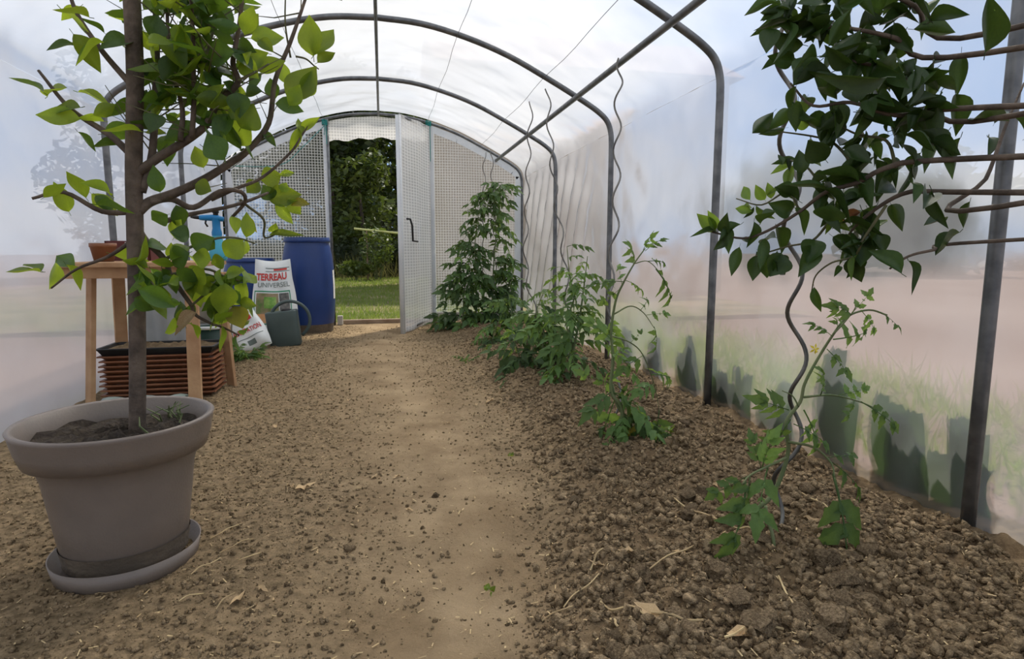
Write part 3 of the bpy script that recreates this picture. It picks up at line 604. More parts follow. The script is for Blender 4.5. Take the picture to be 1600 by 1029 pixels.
# leaves traced one by one: base, tip, width (photo pixels), distance, kind
LL = [((490, 88), (481, 22), 34, 1.60, 0), ((491, 86), (521, 42), 30, 1.60, 0), ((496, 98), (523, 80), 20, 1.6, 0), ((452, 160), (494, 102), 42, 1.58, 0), ((470, 150), (492, 112), 26, 1.6, 0), ((452, 165), (470, 132), 22, 1.55, 0),
 ((446, 130), (432, 90), 24, 1.6, 0), ((430, 155), (420, 120), 20, 1.58, 1), ((430, 162), (475, 172), 26, 1.56, 1), ((392, 60), (444, 58), 32, 1.5, 0), ((378, 48), (406, 22), 26, 1.5, 0), ((366, 82), (314, 88), 36, 1.40, 1), ((372, 100), (420, 82), 26, 1.45, 0),
 ((376, 96), (402, 120), 26, 1.45, 0), ((390, 110), (376, 72), 24, 1.46, 0), ((372, 145), (374, 180), 30, 1.42, 1), ((376, 200), (400, 165), 40, 1.44, 0), ((356, 170), (382, 180), 26, 1.45, 0), ((390, 190), (366, 228), 40, 1.45, 0), ((380, 160), (374, 132), 12, 1.5, 0),
 ((350, 250), (322, 208), 36, 1.40, 1), ((352, 240), (335, 198), 22, 1.42, 0), ((318, 262), (304, 228), 22, 1.5, 0), ((410, 205), (432, 228), 12, 1.56, 1), ((466, 200), (455, 240), 14, 1.7, 0), ((470, 205), (498, 182), 14, 1.72, 0), ((470, 210), (466, 184), 12, 1.7, 0),
 ((405, 285), (385, 300), 24, 1.74, 0), ((408, 282), (440, 272), 30, 1.75, 0), ((436, 274), (462, 268), 10, 1.76, 0), ((418, 310), (470, 302), 30, 1.76, 0), ((425, 312), (412, 290), 22, 1.76, 1), ((440, 300), (448, 285), 14, 1.75, 0), ((430, 318), (458, 350), 16, 1.75, 0), ((455, 320), (482, 315), 20, 1.76, 2), ((450, 312), (470, 335), 20, 1.76, 0), ((420, 368), (474, 364), 12, 1.74, 0), ((422, 362), (432, 350), 14, 1.74, 0),
 ((362, 338), (372, 362), 18, 1.65, 0), ((380, 340), (405, 362), 12, 1.66, 2), ((275, 320), (284, 358), 24, 1.5, 1), ((262, 335), (235, 345), 26, 1.48, 1), ((305, 288), (330, 298), 24, 1.5, 0), ((296, 370), (270, 360), 26, 1.5, 1), ((300, 385), (330, 372), 30, 1.52, 1), ((316, 375), (338, 390), 20, 1.55, 1),
 ((296, 395), (262, 412), 34, 1.5, 1), ((330, 405), (300, 400), 28, 1.5, 0), ((352, 400), (380, 375), 32, 1.58, 0), ((350, 405), (330, 412), 22, 1.56, 0), ((300, 420), (280, 440), 30, 1.52, 1), ((318, 418), (300, 445), 34, 1.52, 0), ((330, 450), (302, 454), 18, 1.54, 0), ((352, 432), (380, 420), 24, 1.58, 0), ((385, 442), (372, 470), 24, 1.6, 0), ((385, 440), (402, 430), 18, 1.62, 0),
 ((352, 442), (345, 492), 36, 1.52, 0), ((366, 478), (378, 512), 30, 1.58, 2), ((375, 470), (398, 478), 18, 1.6, 0), ((215, 452), (278, 478), 28, 1.38, 1), ((210, 465), (245, 484), 24, 1.40, 1), ((230, 385), (262, 382), 26, 1.5, 1), ((236, 440), (270, 432), 24, 1.48, 1), ((250, 300), (238, 260), 22, 1.45, 1), ((236, 60), (250, 20), 32, 1.42, 1), ((250, 180), (232, 200), 30, 1.42, 1), ((272, 108), (252, 90), 16, 1.5, 0), ((270, 125), (262, 112), 16, 1.5, 0), ((285, 60), (300, 40), 26, 1.45, 1), ((302, 90), (285, 110), 28, 1.45, 1), ((340, 40), (362, 10), 26, 1.5, 1), ((320, 130), (345, 120), 30, 1.42, 1)]
rr = random.Random(3)
for b, t, w_, Y, k in LL:
    B_ = P(*b, Y); T_ = P(*t, Y + rr.uniform(-.03, .03)); wd = w_ * depth(B_) / FPX * 1.16
    nm = (CAM - B_).normalized() + rvec(rr) * .55 + Vector((0, 0, .3))
    place_leaf((rr.choice(lm), rr.choice(lmd), lmy)[k], B_, T_, wd, nm, lt)
def filler(branches, meshes, n, r_, parent, l0, l1, wr, droop, tmin=.2, spread=.03, ok=None):
    for i in range(n):
        s = r_.choice(branches); j = int(len(s) * r_.uniform(tmin, .999)); p = s[j] + rvec(r_) * spread
        d = rvec(r_) + Vector((0, 0, droop)); d.normalize(); ln = r_.uniform(l0, l1)
        if ok and not ok(p, d): continue
        place_leaf(r_.choice(meshes), p, p + d * ln, ln * wr * r_.uniform(.85, 1.15), rvec(r_) + Vector((0, 0, .8)), parent)
def pix(p):
    d = p - CAM; z = d.dot(fwd); return CX + FPX * d.dot(rgt) / z, CY - FPX * d.dot(upv) / z
def clear_of_sprayer(p, d):
    for k in (0, .035, .07):
        x, y = pix(p + d * k)
        if 300 < x < 368 and 325 < y < 412: return False
    return True
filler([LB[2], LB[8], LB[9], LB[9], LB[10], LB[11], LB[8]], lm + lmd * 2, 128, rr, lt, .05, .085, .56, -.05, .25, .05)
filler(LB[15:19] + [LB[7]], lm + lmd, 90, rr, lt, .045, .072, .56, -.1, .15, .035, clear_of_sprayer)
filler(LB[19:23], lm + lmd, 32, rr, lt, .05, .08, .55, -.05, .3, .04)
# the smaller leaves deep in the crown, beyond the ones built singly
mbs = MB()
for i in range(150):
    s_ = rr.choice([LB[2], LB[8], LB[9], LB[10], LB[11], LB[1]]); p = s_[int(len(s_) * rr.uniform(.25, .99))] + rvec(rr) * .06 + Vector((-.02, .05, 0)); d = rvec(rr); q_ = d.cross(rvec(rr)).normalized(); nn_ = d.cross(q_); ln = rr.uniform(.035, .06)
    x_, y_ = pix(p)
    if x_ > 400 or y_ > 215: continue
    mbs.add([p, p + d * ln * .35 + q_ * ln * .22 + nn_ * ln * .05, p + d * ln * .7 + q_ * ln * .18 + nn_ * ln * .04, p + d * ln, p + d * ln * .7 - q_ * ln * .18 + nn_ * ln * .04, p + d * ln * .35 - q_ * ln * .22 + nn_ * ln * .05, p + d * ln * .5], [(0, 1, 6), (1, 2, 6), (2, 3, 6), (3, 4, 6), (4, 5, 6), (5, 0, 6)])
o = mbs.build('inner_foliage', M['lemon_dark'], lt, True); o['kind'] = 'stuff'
dry = citrus_leaf_mesh('dry_leaf_hanging', M['dry_leaf'], .4, .6)
place_leaf(dry, P(306, 488, 1.56), P(272, 516, 1.52), .03, Vector((0, -1, .4)), lt, 'dried_leaf')
for k in range(95):                                  # bare twigs
    s = rr.choice([LB[1], LB[2], LB[8], LB[9], LB[10], LB[11]]); p = s[int(len(s) * rr.uniform(.2, .95))]; d = rvec(rr); d.z = abs(d.z)
    q = p + d * rr.uniform(.05, .17); MB().tube([p, (p + q) / 2 + rvec(rr) * .01, q], [.0018, .0014, .0008], 4).build('twig', M['twig'], lt)

# ---------------------------------------------------------------- orange tree reaching in beside the film
rt = empty('orange_tree', (1.17, .5, 0)); tag(rt, 'citrus tree with dark pointed leaves hanging in front of the side film', 'potted tree')
pr = Vector((1.17, .5, G(1.17, .5) - .01))
MB().lathe([(0, .0), (.10, .0), (.115, .02), (.15, .26), (.165, .265), (.17, .31), (.16, .312), (.15, .27)], pr, 48).build('pot', M['pot'], rt, True)
MB().lathe([(0, .29), (.155, .285)], pr, 32).build('potting_soil', M['peat'], rt)
RB = []
tr0 = [pr + Vector((0, 0, .28)), pr + Vector((.0, .01, .5)), pr + Vector((.02, .03, .75)), pr + Vector((.02, .06, 1.0)), pr + Vector((-.02, .10, 1.25))]
branch(tr0, .016, .010, rt, M['bark'], name='trunk', n=10); TS = spline(tr0, 8)
def rb(pts, Y0, Y1, r0=.006, r1=.002, root=None):
    p = trace(pts, Y0, Y1)
    if root is not None: p = [TS[root]] + p
    RB.append(branch(p, r0, r1, rt, M['bark'] if r0 > .0035 else M['twig']))
rb([(1470, 250), (1385, 262), (1340, 285), (1290, 300), (1250, 330), (1200, 360), (1160, 372), (1112, 362)], .95, 1.22, root=18)
rb([(1490, 170), (1400, 180), (1330, 160), (1270, 165), (1235, 130)], .95, 1.12, root=20)
rb([(1480, 90), (1400, 60), (1330, 45), (1265, 40), (1205, 30)], .98, 1.12, root=24)
rb([(1490, 300), (1420, 300), (1370, 325), (1335, 355), (1318, 380)], .95, 1.10, root=16)
rb([(1500, 60), (1430, 10), (1360, -20), (1290, -30), (1230, -30)], 1.0, 1.12, root=26)
rb([(1520, 190), (1450, 150), (1390, 110), (1330, 95), (1290, 80)], .95, 1.05, root=22)
rb([(1350, 280), (1310, 230), (1280, 215), (1215, 205)], 1.05, 1.15, .0035, .0015)
rb([(1290, 300), (1260, 260), (1235, 250)], 1.1, 1.18, .003, .0015)
rb([(1340, 290), (1300, 340), (1270, 375), (1230, 385), (1180, 400)], 1.06, 1.18, .0035, .0015)
rb([(1385, 320), (1350, 372), (1335, 400), (1300, 410), (1275, 430), (1268, 455)], 1.0, 1.12, .003, .0012)
rb([(1250, 330), (1230, 300), (1190, 320), (1150, 310)], 1.14, 1.2, .0028, .0012)
rb([(1400, 262), (1385, 220), (1340, 210), (1300, 190)], 1.0, 1.08, .0035, .0015)
rb([(1500, 330), (1540, 280), (1570, 200), (1600, 130)], .95, 1.05, .006, .002, root=18)
rb([(1500, 380), (1460, 390), (1420, 400), (1390, 420)], .95, 1.0, .004, .002, root=15)
om = [citrus_leaf_mesh('leaf', M['orange_leaf'], c, fo, wv) for c, fo, wv in ((.15, .25, .02), (.35, .35, .03), (.1, .5, .03))]
oy = [citrus_leaf_mesh('leaf', M['orange_young'], .15, .3)]; orr = citrus_leaf_mesh('leaf', M['rust_leaf'], .2, .4)
RL = [((1118, 360), (1090, 335), 18, 1.22, 1), ((1118, 358), (1108, 330), 14, 1.22, 1), ((1118, 362), (1086, 360), 8, 1.22, 0), ((1135, 364), (1130, 340), 18, 1.2, 0), ((1140, 372), (1115, 390), 12, 1.2, 0), ((1172, 312), (1160, 290), 14, 1.2, 1), ((1195, 312), (1180, 290), 14, 1.2, 1), ((1205, 310), (1200, 285), 12, 1.2, 1), ((1175, 330), (1148, 325), 12, 1.2, 1),
 ((1160, 372), (1172, 378), 8, 1.2, 0), ((1183, 398), (1176, 438), 20, 1.18, 0), ((1220, 395), (1204, 432), 36, 1.14, 0), ((1200, 395), (1198, 435), 22, 1.15, 0), ((1210, 400), (1232, 430), 26, 1.14, 0), ((1270, 385), (1258, 425), 26, 1.1, 0), ((1275, 375), (1262, 410), 30, 1.1, 0), ((1335, 398), (1340, 442), 26, 1.06, 0), ((1345, 390), (1330, 440), 18, 1.05, 0), ((1350, 372), (1345, 415), 30, 1.05, 0), ((1370, 365), (1382, 395), 22, 1.02, 0), ((1322, 365), (1330, 400), 14, 1.08, 1), ((1372, 355), (1386, 340), 12, 1.05, 1),
 ((1345, 332), (1302, 352), 14, 1.08, 2), ((1225, 92), (1192, 103), 14, 1.14, 0), ((1240, 95), (1200, 88), 22, 1.1, 0), ((1205, 45), (1198, 78), 26, 1.1, 0), ((1255, 70), (1200, 60), 26, 1.1, 0), ((1262, 30), (1220, 40), 26, 1.1, 0), ((1220, 5), (1190, 32), 20, 1.1, 0), ((1270, 30), (1300, 8), 24, 1.08, 0), ((1385, 120), (1285, 130), 28, .92, 0), ((1330, 100), (1290, 85), 24, 1.0, 0), ((1255, 180), (1245, 155), 18, 1.12, 1), ((1265, 195), (1236, 186), 16, 1.12, 1), ((1215, 205), (1214, 205), 1, 1.15, 0), ((1222, 258), (1218, 238), 8, 1.15, 0), ((1255, 270), (1248, 235), 20, 1.12, 0), ((1318, 296), (1318, 262), 36, 1.05, 0), ((1290, 250), (1262, 222), 34, 1.05, 0), ((1300, 320), (1292, 350), 40, 1.02, 0), ((1240, 300), (1212, 292), 22, 1.12, 0), ((1236, 330), (1210, 320), 24, 1.12, 0), ((1340, 160), (1345, 120), 36, .95, 0)]
rr = random.Random(11)
for b, t, w_, Y, k in RL:
    if w_ < 3: continue
    B_ = P(*b, Y); T_ = P(*t, Y + rr.uniform(-.03, .03)); wd = w_ * depth(B_) / FPX * 1.2
    place_leaf((rr.choice(om), oy[0], orr)[k], B_, T_, wd, (CAM - B_).normalized() + rvec(rr) * .5, rt)
filler(RB[:6], om, 112, rr, rt, .05, .084, .45, -.55, .3, .03)
filler([RB[1], RB[2], RB[4], RB[5], RB[11]], om, 100, rr, rt, .055, .09, .46, -.45, .15, .06)
filler(RB[6:12], om + oy, 40, rr, rt, .03, .055, .38, -.5, .2, .015)
filler(RB[12:], om, 10, rr, rt, .05, .08, .45, -.5, .2, .03)

# ---------------------------------------------------------------- tomato plants
def tomato_leaf_mesh(name, m, seed, nl=7, droop=.45, wf=.31, big=1.0):
    r_ = random.Random(seed); mb = MB(); z = lambda s: .12 * math.sin(s * 1.8) - droop * s * s
    mb.tube([(0, s, z(s)) for s in (0, .2, .4, .6, .8, .95)], [.016, .014, .012, .01, .008, .005], 4)
    specs = [(.92 - .3 * (big - 1), 0, .42 * big)]
    for k in range((nl - 1) // 2):
        s = .32 + .55 * k / max(1, (nl - 3) // 2)
        for sd in (-1, 1): specs.append((s + r_.uniform(-.03, .03), sd, r_.uniform(.32, .42) * (1 - .08 * k) * big))
    for s in (.42, .66):
        for sd in (-1, 1): specs.append((s, sd, .09))
    for s, sd, ln in specs:
        b = Vector((0, s, z(s))); a = sd * r_.uniform(.65, 1.35)
        d = Vector((math.sin(a), math.cos(a), -.25 - .5 * droop + r_.uniform(-.3, .3))).normalized(); side = d.cross(Vector((0, 0, 1))).normalized(); nn = side.cross(d)
        n = 6; v = []
        for i in range(n + 1):
            t = i / n; wd = ln * wf * (math.sin(math.pi * min(.999, .06 + .94 * t) ** .8)) * (1.0 if i % 2 else .68)
            p = b + d * (ln * t) + Vector((0, 0, -.35 * ln * t * t))
            v += [p - side * wd + nn * wd * .35 - d * (ln * .05 if i % 2 else 0), p, p + side * wd + nn * wd * .35 - d * (ln * .05 if i % 2 else 0)]
        mb.add(v, [(i * 3 + j, i * 3 + j + 1, i * 3 + j + 4, i * 3 + j + 3) for i in range(n) for j in range(2)])
    return mb.mesh(name, m, True)
TL = [tomato_leaf_mesh('leaf', M['tomato'], s, nl, dr) for s, nl, dr in ((1, 7, .4), (2, 7, .7), (3, 5, .3), (4, 9, .6))]
TD = [tomato_leaf_mesh('leaf', M['tomato_dark'], s, nl, dr) for s, nl, dr in ((5, 7, .5), (6, 7, .8), (7, 9, .4))]
TF = [tomato_leaf_mesh('leaf', M['tomato'], s, nl, .12, .30, 1.05) for s, nl in ((11, 5), (12, 7), (13, 5), (14, 7))]
TY = [tomato_leaf_mesh('leaf', M['tomato_yellow'], 8, 5, .7)]
def tleaf(base, tip, parent, r_, meshes, scale=1.0, up=None):
    d = tip - base; ln = d.length * 1.12; nm = (up or Vector((0, -.35, 1))) + rvec(r_) * .65
    place_leaf(r_.choice(meshes), base, base + d * 1.12, ln * .95 * scale, nm, parent)
def tstem(pts, r0, r1, par): return branch(pts, r0, r1, par, M['stem'], 5, 'stem')
def tfill(stems, n, r_, par, l0, l1, meshes, tmin=.05, tmax=1, up=.1):
    for i in range(n):
        s = r_.choice(stems); t = r_.uniform(tmin, tmax); p = s[min(len(s) - 1, int(t * len(s)))]; a = r_.uniform(0, 6.283)
        d = Vector((math.cos(a), math.sin(a), up + r_.uniform(-.35, .25))).normalized(); ln = (l0 + (l1 - l0) * (1 - t)) * r_.uniform(.75, 1.2)
        if p.x + d.x * ln > 1.22: d.x = -abs(d.x) * .5
        if p.y + d.y * ln > 5.95: d.y = -abs(d.y)
        tleaf(p, p + d * ln, par, r_, meshes)
r_ = random.Random(21)
# near plant
b0 = PZ(1190, 850, .05); t1 = empty('tomato_plant', (b0.x, b0.y, 0)); tag(t1, 'sparse tomato plant with one yellow flower, alone at the clear film', 'tomato plant')
Y0 = b0.y
tstem(trace([(1192, 865), (1180, 805), (1205, 775), (1222, 740), (1232, 700), (1228, 660), (1250, 628), (1257, 600), (1275, 565), (1302, 522), (1325, 494), (1358, 484), (1386, 492)], Y0, Y0 + .05), .0058, .002, t1)
tstem(trace([(1256, 620), (1300, 617), (1345, 628), (1376, 642)], Y0, Y0 + .04), .003, .001, t1); tstem(trace([(1232, 690), (1270, 698), (1298, 722), (1304, 745)], Y0, Y0 - .05), .0035, .0015, t1)
tstem(trace([(1228, 715), (1200, 728), (1172, 742), (1160, 756)], Y0, Y0 - .05), .0035, .0015, t1); tstem(trace([(1210, 880), (1208, 840), (1200, 812), (1196, 790)], Y0 - .06, Y0), .004, .004, t1)
tstem(trace([(1302, 522), (1318, 505), (1334, 485), (1340, 470)], Y0, Y0), .002, .001, t1); tstem(trace([(1248, 635), (1238, 618), (1222, 610)], Y0, Y0), .002, .001, t1)
for b, t in [((1232, 640), (1196, 628)), ((1256, 640), (1274, 692)), ((1300, 525), (1272, 508)), ((1302, 530), (1348, 520)), ((1308, 515), (1304, 486)), ((1292, 545), (1320, 578)), ((1330, 490), (1355, 462)), ((1345, 484), (1364, 512)), ((1372, 486), (1400, 508)), ((1330, 492), (1308, 480)), ((1310, 617), (1348, 608)), ((1335, 624), (1325, 648)), ((1345, 627), (1392, 660)), ((1290, 715), (1328, 712)), ((1300, 722), (1340, 762)), ((1302, 740), (1322, 868)), ((1190, 732), (1176, 690)), ((1200, 728), (1186, 800)), ((1172, 742), (1122, 768)), ((1165, 752), (1146, 838)), ((1190, 735), (1205, 690)), ((1240, 662), (1285, 690)), ((1235, 655), (1200, 700)), ((1282, 617), (1285, 585)), ((1172, 745), (1158, 792))]:
    lo_ = .0 if t[1] < 790 else .06
    tleaf(P(*b, Y0 - .01), P(*t, Y0 - .01 - lo_ + r_.uniform(-.04, .03)), t1, r_, TF, 1.05, Vector((0, -.9, .5)))
fp = P(1274, 545, Y0)
mb = MB()
for k in range(5):
    a = k * 1.256; d = Vector((math.cos(a), .3, math.sin(a))); q = Vector((-math.sin(a), 0, math.cos(a)))
    mb.add([fp, fp + d * .007 + q * .003, fp + d * .014, fp + d * .007 - q * .003], [(0, 1, 2, 3)])
mb.tube([fp, fp + Vector((0, -.006, -.006))], .002, 5).build('flower', M['flower'], t1)
# second plant
b0 = PZ(970, 693, .05); Y0 = b0.y; t2 = empty('tomato_plant', (b0.x, b0.y, 0)); tag(t2, 'leafy tomato plant with drooping tip beside the second hoop leg', 'tomato plant')
S2 = [tstem(trace([(968, 700), (972, 640), (955, 612), (958, 560), (955, 520), (962, 470), (975, 440), (992, 410), (1008, 388)], Y0, Y0 + .1), .008, .002, t2),
      tstem(trace([(990, 700), (985, 660), (965, 635), (957, 600)], Y0, Y0 + .03), .005, .004, t2), tstem(trace([(960, 490), (985, 478), (1005, 488), (1022, 512)], Y0, Y0 + .1), .003, .001, t2),
      tstem(trace([(957, 525), (985, 535), (1005, 555), (1022, 600), (1030, 640)], Y0, Y0 + .1), .003, .001, t2), tstem(trace([(990, 412), (1012, 408), (1030, 425), (1042, 448)], Y0 + .1, Y0 + .12), .002, .001, t2)]
for b, t in [((1005, 390), (1018, 372)), ((1008, 392), (1032, 376)), ((1025, 420), (1046, 462)), ((1012, 408), (1034, 410)), ((990, 412), (985, 388)), ((975, 440), (935, 442)), ((978, 438), (1000, 452)), ((970, 450), (945, 470)), ((972, 445), (968, 420)), ((1010, 492), (1038, 490)), ((1022, 510), (1024, 540)), ((1000, 485), (1010, 470)), ((985, 535), (1000, 520)), ((1005, 555), (975, 575)), ((1018, 585), (1044, 590)), ((1022, 600), (1000, 610)), ((1030, 640), (1028, 690)), ((955, 530), (925, 505)), ((958, 560), (975, 545)), ((957, 600), (915, 585)), ((957, 610), (925, 640)), ((962, 620), (935, 690)), ((970, 640), (1000, 690)), ((965, 620), (1000, 640)), ((960, 600), (985, 620)), ((970, 650), (950, 700))]:
    tleaf(P(*b, Y0 + .03), P(*t, Y0 + .03 + r_.uniform(-.08, .08)), t2, r_, TF, 1.0, Vector((0, -.8, .6)))
tfill(S2[:2], 16, r_, t2, .07, .15, TL, .15, .7, -.35)
for b, t in (((985, 660), (980, 700)), ((990, 650), (1002, 690))): tleaf(P(*b, Y0), P(*t, Y0 - .02), t2, r_, TY, 1, Vector((0, -1, .4)))
# third, fourth
def plant(Y0, stems, label, n, l0, l1, meshes, seed, tmin=.05):
    q = random.Random(seed); b = P(*stems[0][0], Y0); t = empty('tomato_plant', (b.x, Y0, 0)); tag(t, label, 'tomato plant')
    S = [tstem(trace(s, Y0, Y0 + .06), .0075, .002, t) for s in stems]; tfill(S, n, q, t, l0, l1, meshes, tmin); return t
plant(2.95, [[(885, 622), (893, 575), (896, 545), (885, 505), (897, 465), (890, 430), (886, 385)], [(893, 560), (905, 500), (912, 450), (918, 400)]], 'slender tomato plant twined up the spiral stake hung from the arch', 54, .08, .17, TL, 31, .1)
plant(3.25, [[(838, 600), (845, 560), (850, 520), (838, 490), (850, 455)], [(820, 605), (812, 560), (800, 520)], [(860, 605), (872, 570), (880, 540)]], 'low sprawling tomato plant under the wavy stake by the third hoop', 84, .10, .2, TL + TD, 32)
plant(4.2, [[(790, 560), (795, 530), (800, 495), (795, 460)], [(775, 560), (770, 530), (780, 500)], [(835, 545), (840, 500), (838, 470)]], 'short bushy tomato plant between the tall one and the sprawling one', 64, .11, .2, TD + TL, 33)
plant(5.45, [[(742, 520), (745, 450), (742, 380), (752, 320), (760, 300)], [(772, 520), (770, 440), (775, 360), (772, 310), (785, 285)], [(722, 520), (725, 460), (730, 420), (738, 385)], [(795, 520), (800, 470), (798, 430), (790, 400)]], 'tall dense tomato plant filling the corner beside the gridded end panel', 280, .13, .22, TD + TD + TL, 34, .02)
# squash leaves
sq = empty('squash_plant', PZ(815, 590, 0)); tag(sq, 'young squash plant with broad dark leaves at the bed edge', 'plant')
def round_leaf(c, R_, par, m, tilt):
    v = [c]; n = 14
    for i in range(n):
        a = 6.2832 * i / n; q = R_ * (1 - .35 * math.exp(-((a - 4.71) ** 2) * 6)) * (1 + .06 * math.sin(5 * a)); v.append(c + tilt @ Vector((q * math.cos(a), q * math.sin(a), .25 * q * math.cos(a) ** 2 - .1 * q)))
    return MB().add(v, [(0, 1 + i, 1 + (i + 1) % n) for i in range(n)]).build('leaf', m, par, True)
for px, py, R_, Y in ((800, 572, .075, 3.35), (815, 580, .06, 3.3), (788, 590, .045, 3.4)):
    c = P(px, py, Y); round_leaf(c, R_, sq, M['tomato_dark'], Matrix.Rotation(.9, 3, 'X') @ Matrix.Rotation(random.uniform(-.4, .4), 3, 'Y'))
    MB().tube([c, (c.x + .02, c.y + .02, G(c.x, c.y) - .01)], .004, 5).build('stalk', M['stem'], sq)
# small ground weeds
def weed(px, py, n, R_, label, seed, cat='weed'):
    b = PZ(px, py, .02); z = G(b.x, b.y); q = random.Random(seed); t = empty('ground_weed', (b.x, b.y, z)); tag(t, label, cat)
    for k in range(n):
        a = q.uniform(0, 6.28); d = Vector((math.cos(a), math.sin(a), q.uniform(.3, 1.6))).normalized(); p = Vector((b.x, b.y, z - .005)) + Vector((q.gauss(0, R_ * .35), q.gauss(0, R_ * .35), 0))
        ln = R_ * q.uniform(.7, 1.3); place_leaf(q.choice(TL[:3] if R_ > .05 else lm), p, p + d * ln, ln * .7, Vector((0, -.4, 1)), t)
weed(690, 498, 16, .14, 'low green weed growing at the foot of the door hinge post', 1)
weed(765, 905, 7, .016, 'tiny seedling sprouting in the trodden path', 2)
weed(800, 700, 5, .016, 'tiny green sprout at the bed edge opposite the second hoop', 3)
weed(1045, 690, 7, .045, 'small green weed in the bed below the second hoop leg', 4)
weed(725, 560, 8, .06, 'small weed in front of the tall tomato plant', 5)
weed(379, 556, 44, .11, 'bushy small-leaved weed beside the fallen potting soil bag', 6)

# ---------------------------------------------------------------- spiral stakes
def spiral(axis, label, amp=.015, pitch=.165, rad=.0040, ph=0.0):
    s = spline(axis, 16); out = []; L_ = 0
    for i, p in enumerate(s):
        if i: L_ += (p - s[i - 1]).length
        a = ph + 2 * math.pi * L_ / pitch; out.append(p + Vector((math.cos(a) * amp, math.sin(a) * amp, 0)))
    o = MB().tube(out, rad, 8).build('spiral_stake', M['spiral'], None, True); tag(o, label, 'plant stake'); return o
Yn = 1.27
spiral(trace([(1196, 880), (1215, 780), (1245, 650), (1246, 540), (1240, 420), (1236, 300), (1229, 180), (1224, 70), (1205, -60)], Yn - .05, Yn + .05), 'wavy steel stake carrying the sparse tomato plant', .019, .20, .005, 2.2)
spiral(trace([(966, 700), (962, 560), (953, 450), (962, 340), (964, 240), (966, 150), (970, 92)], 2.1, 2.75), 'wavy steel stake hooked over the long roof purlin', .016, .235, .0042, .4)
spiral(trace([(888, 620), (888, 520), (884, 420), (870, 320), (861, 230), (855, 138)], 3.0, 3.60), 'wavy steel stake tied up to the second arch', .016, .26, .0042, 2.2)
spiral(trace([(842, 560), (838, 500), (822, 420), (823, 330), (826, 240), (830, 158)], 3.9, 4.2), 'wavy steel stake hung from the roof wire before the third hoop', .016, .26, .0042, 3.6)
spiral(trace([(755, 520), (756, 430), (756, 330), (757, 238)], 5.5, 5.7), 'shorter-looking wavy stake in the tall tomato plant, on the door side', .015, .24, .004, .5)
spiral(trace([(776, 520), (774, 430), (771, 330), (768, 236)], 5.5, 5.7), 'wavy stake in the tall tomato plant, on the bed corner side', .015, .24, .004, 2.5)

# ---------------------------------------------------------------- barrels
def barrel(x, y, R_, H, name, label, tagside=True):
    t = empty(name, (x, y, 0)); tag(t, label, 'barrel', ); z0 = G(x, y) - .008; c = Vector((x, y, z0))
    pr = [(0, 0), (R_ * .80, 0), (R_ * .86, .012), (R_ * .93, H * .12), (R_ * .99, H * .32), (R_, H * .5), (R_ * .985, H * .66), (R_ * .94, H * .80), (R_ * .87, H * .90), (R_ * .83, H * .935), (R_ * .83, H * .95)]
    MB().lathe(pr, c, 56).build('body', M['blue'], t, True)
    MB().lathe([(R_ * .83, H * .945), (R_ * .88, H * .95), (R_ * .885, H * .975), (R_ * .86, H * .98), (R_ * .86, H), (R_ * .78, H), (R_ * .76, H * .985), (0, H * .985)], c, 56).build('lid_ring', M['blue'], t, True)
    if tagside:
        v = []
        for j in range(9):
            zz = H * (.36 + .30 * j / 8); r2 = float(np.interp(zz, [p[1] for p in pr[2:]], [p[0] for p in pr[2:]])) + .002
            for k in range(5):
                a = -.30 + .22 * k / 4; v.append(c + Vector((r2 * math.cos(a), r2 * math.sin(a), zz)))
        MB().add(v, [(j * 5 + k, j * 5 + k + 1, j * 5 + k + 6, j * 5 + k + 5) for j in range(8) for k in range(4)]).build('paper_label', M['white'], t)
        MB().lathe([(R_ * .862, .006), (R_ * .895, .05), (R_ * .92, .085)], c, 48).build('mud_splash', M['dirt'], t, True)
    return t
bl = P(441, 440, 5.66); br = P(523, 440, 5.66); RB_ = (br - bl).length / 2
barrel((bl.x + br.x) / 2, 5.66, RB_, .84, 'blue_barrel', 'tall blue plastic barrel with white label standing beside the doorway')
barrel(-1.12, 5.62, .23, .66, 'blue_barrel', 'shorter blue plastic barrel half hidden behind the potting soil bag', False)

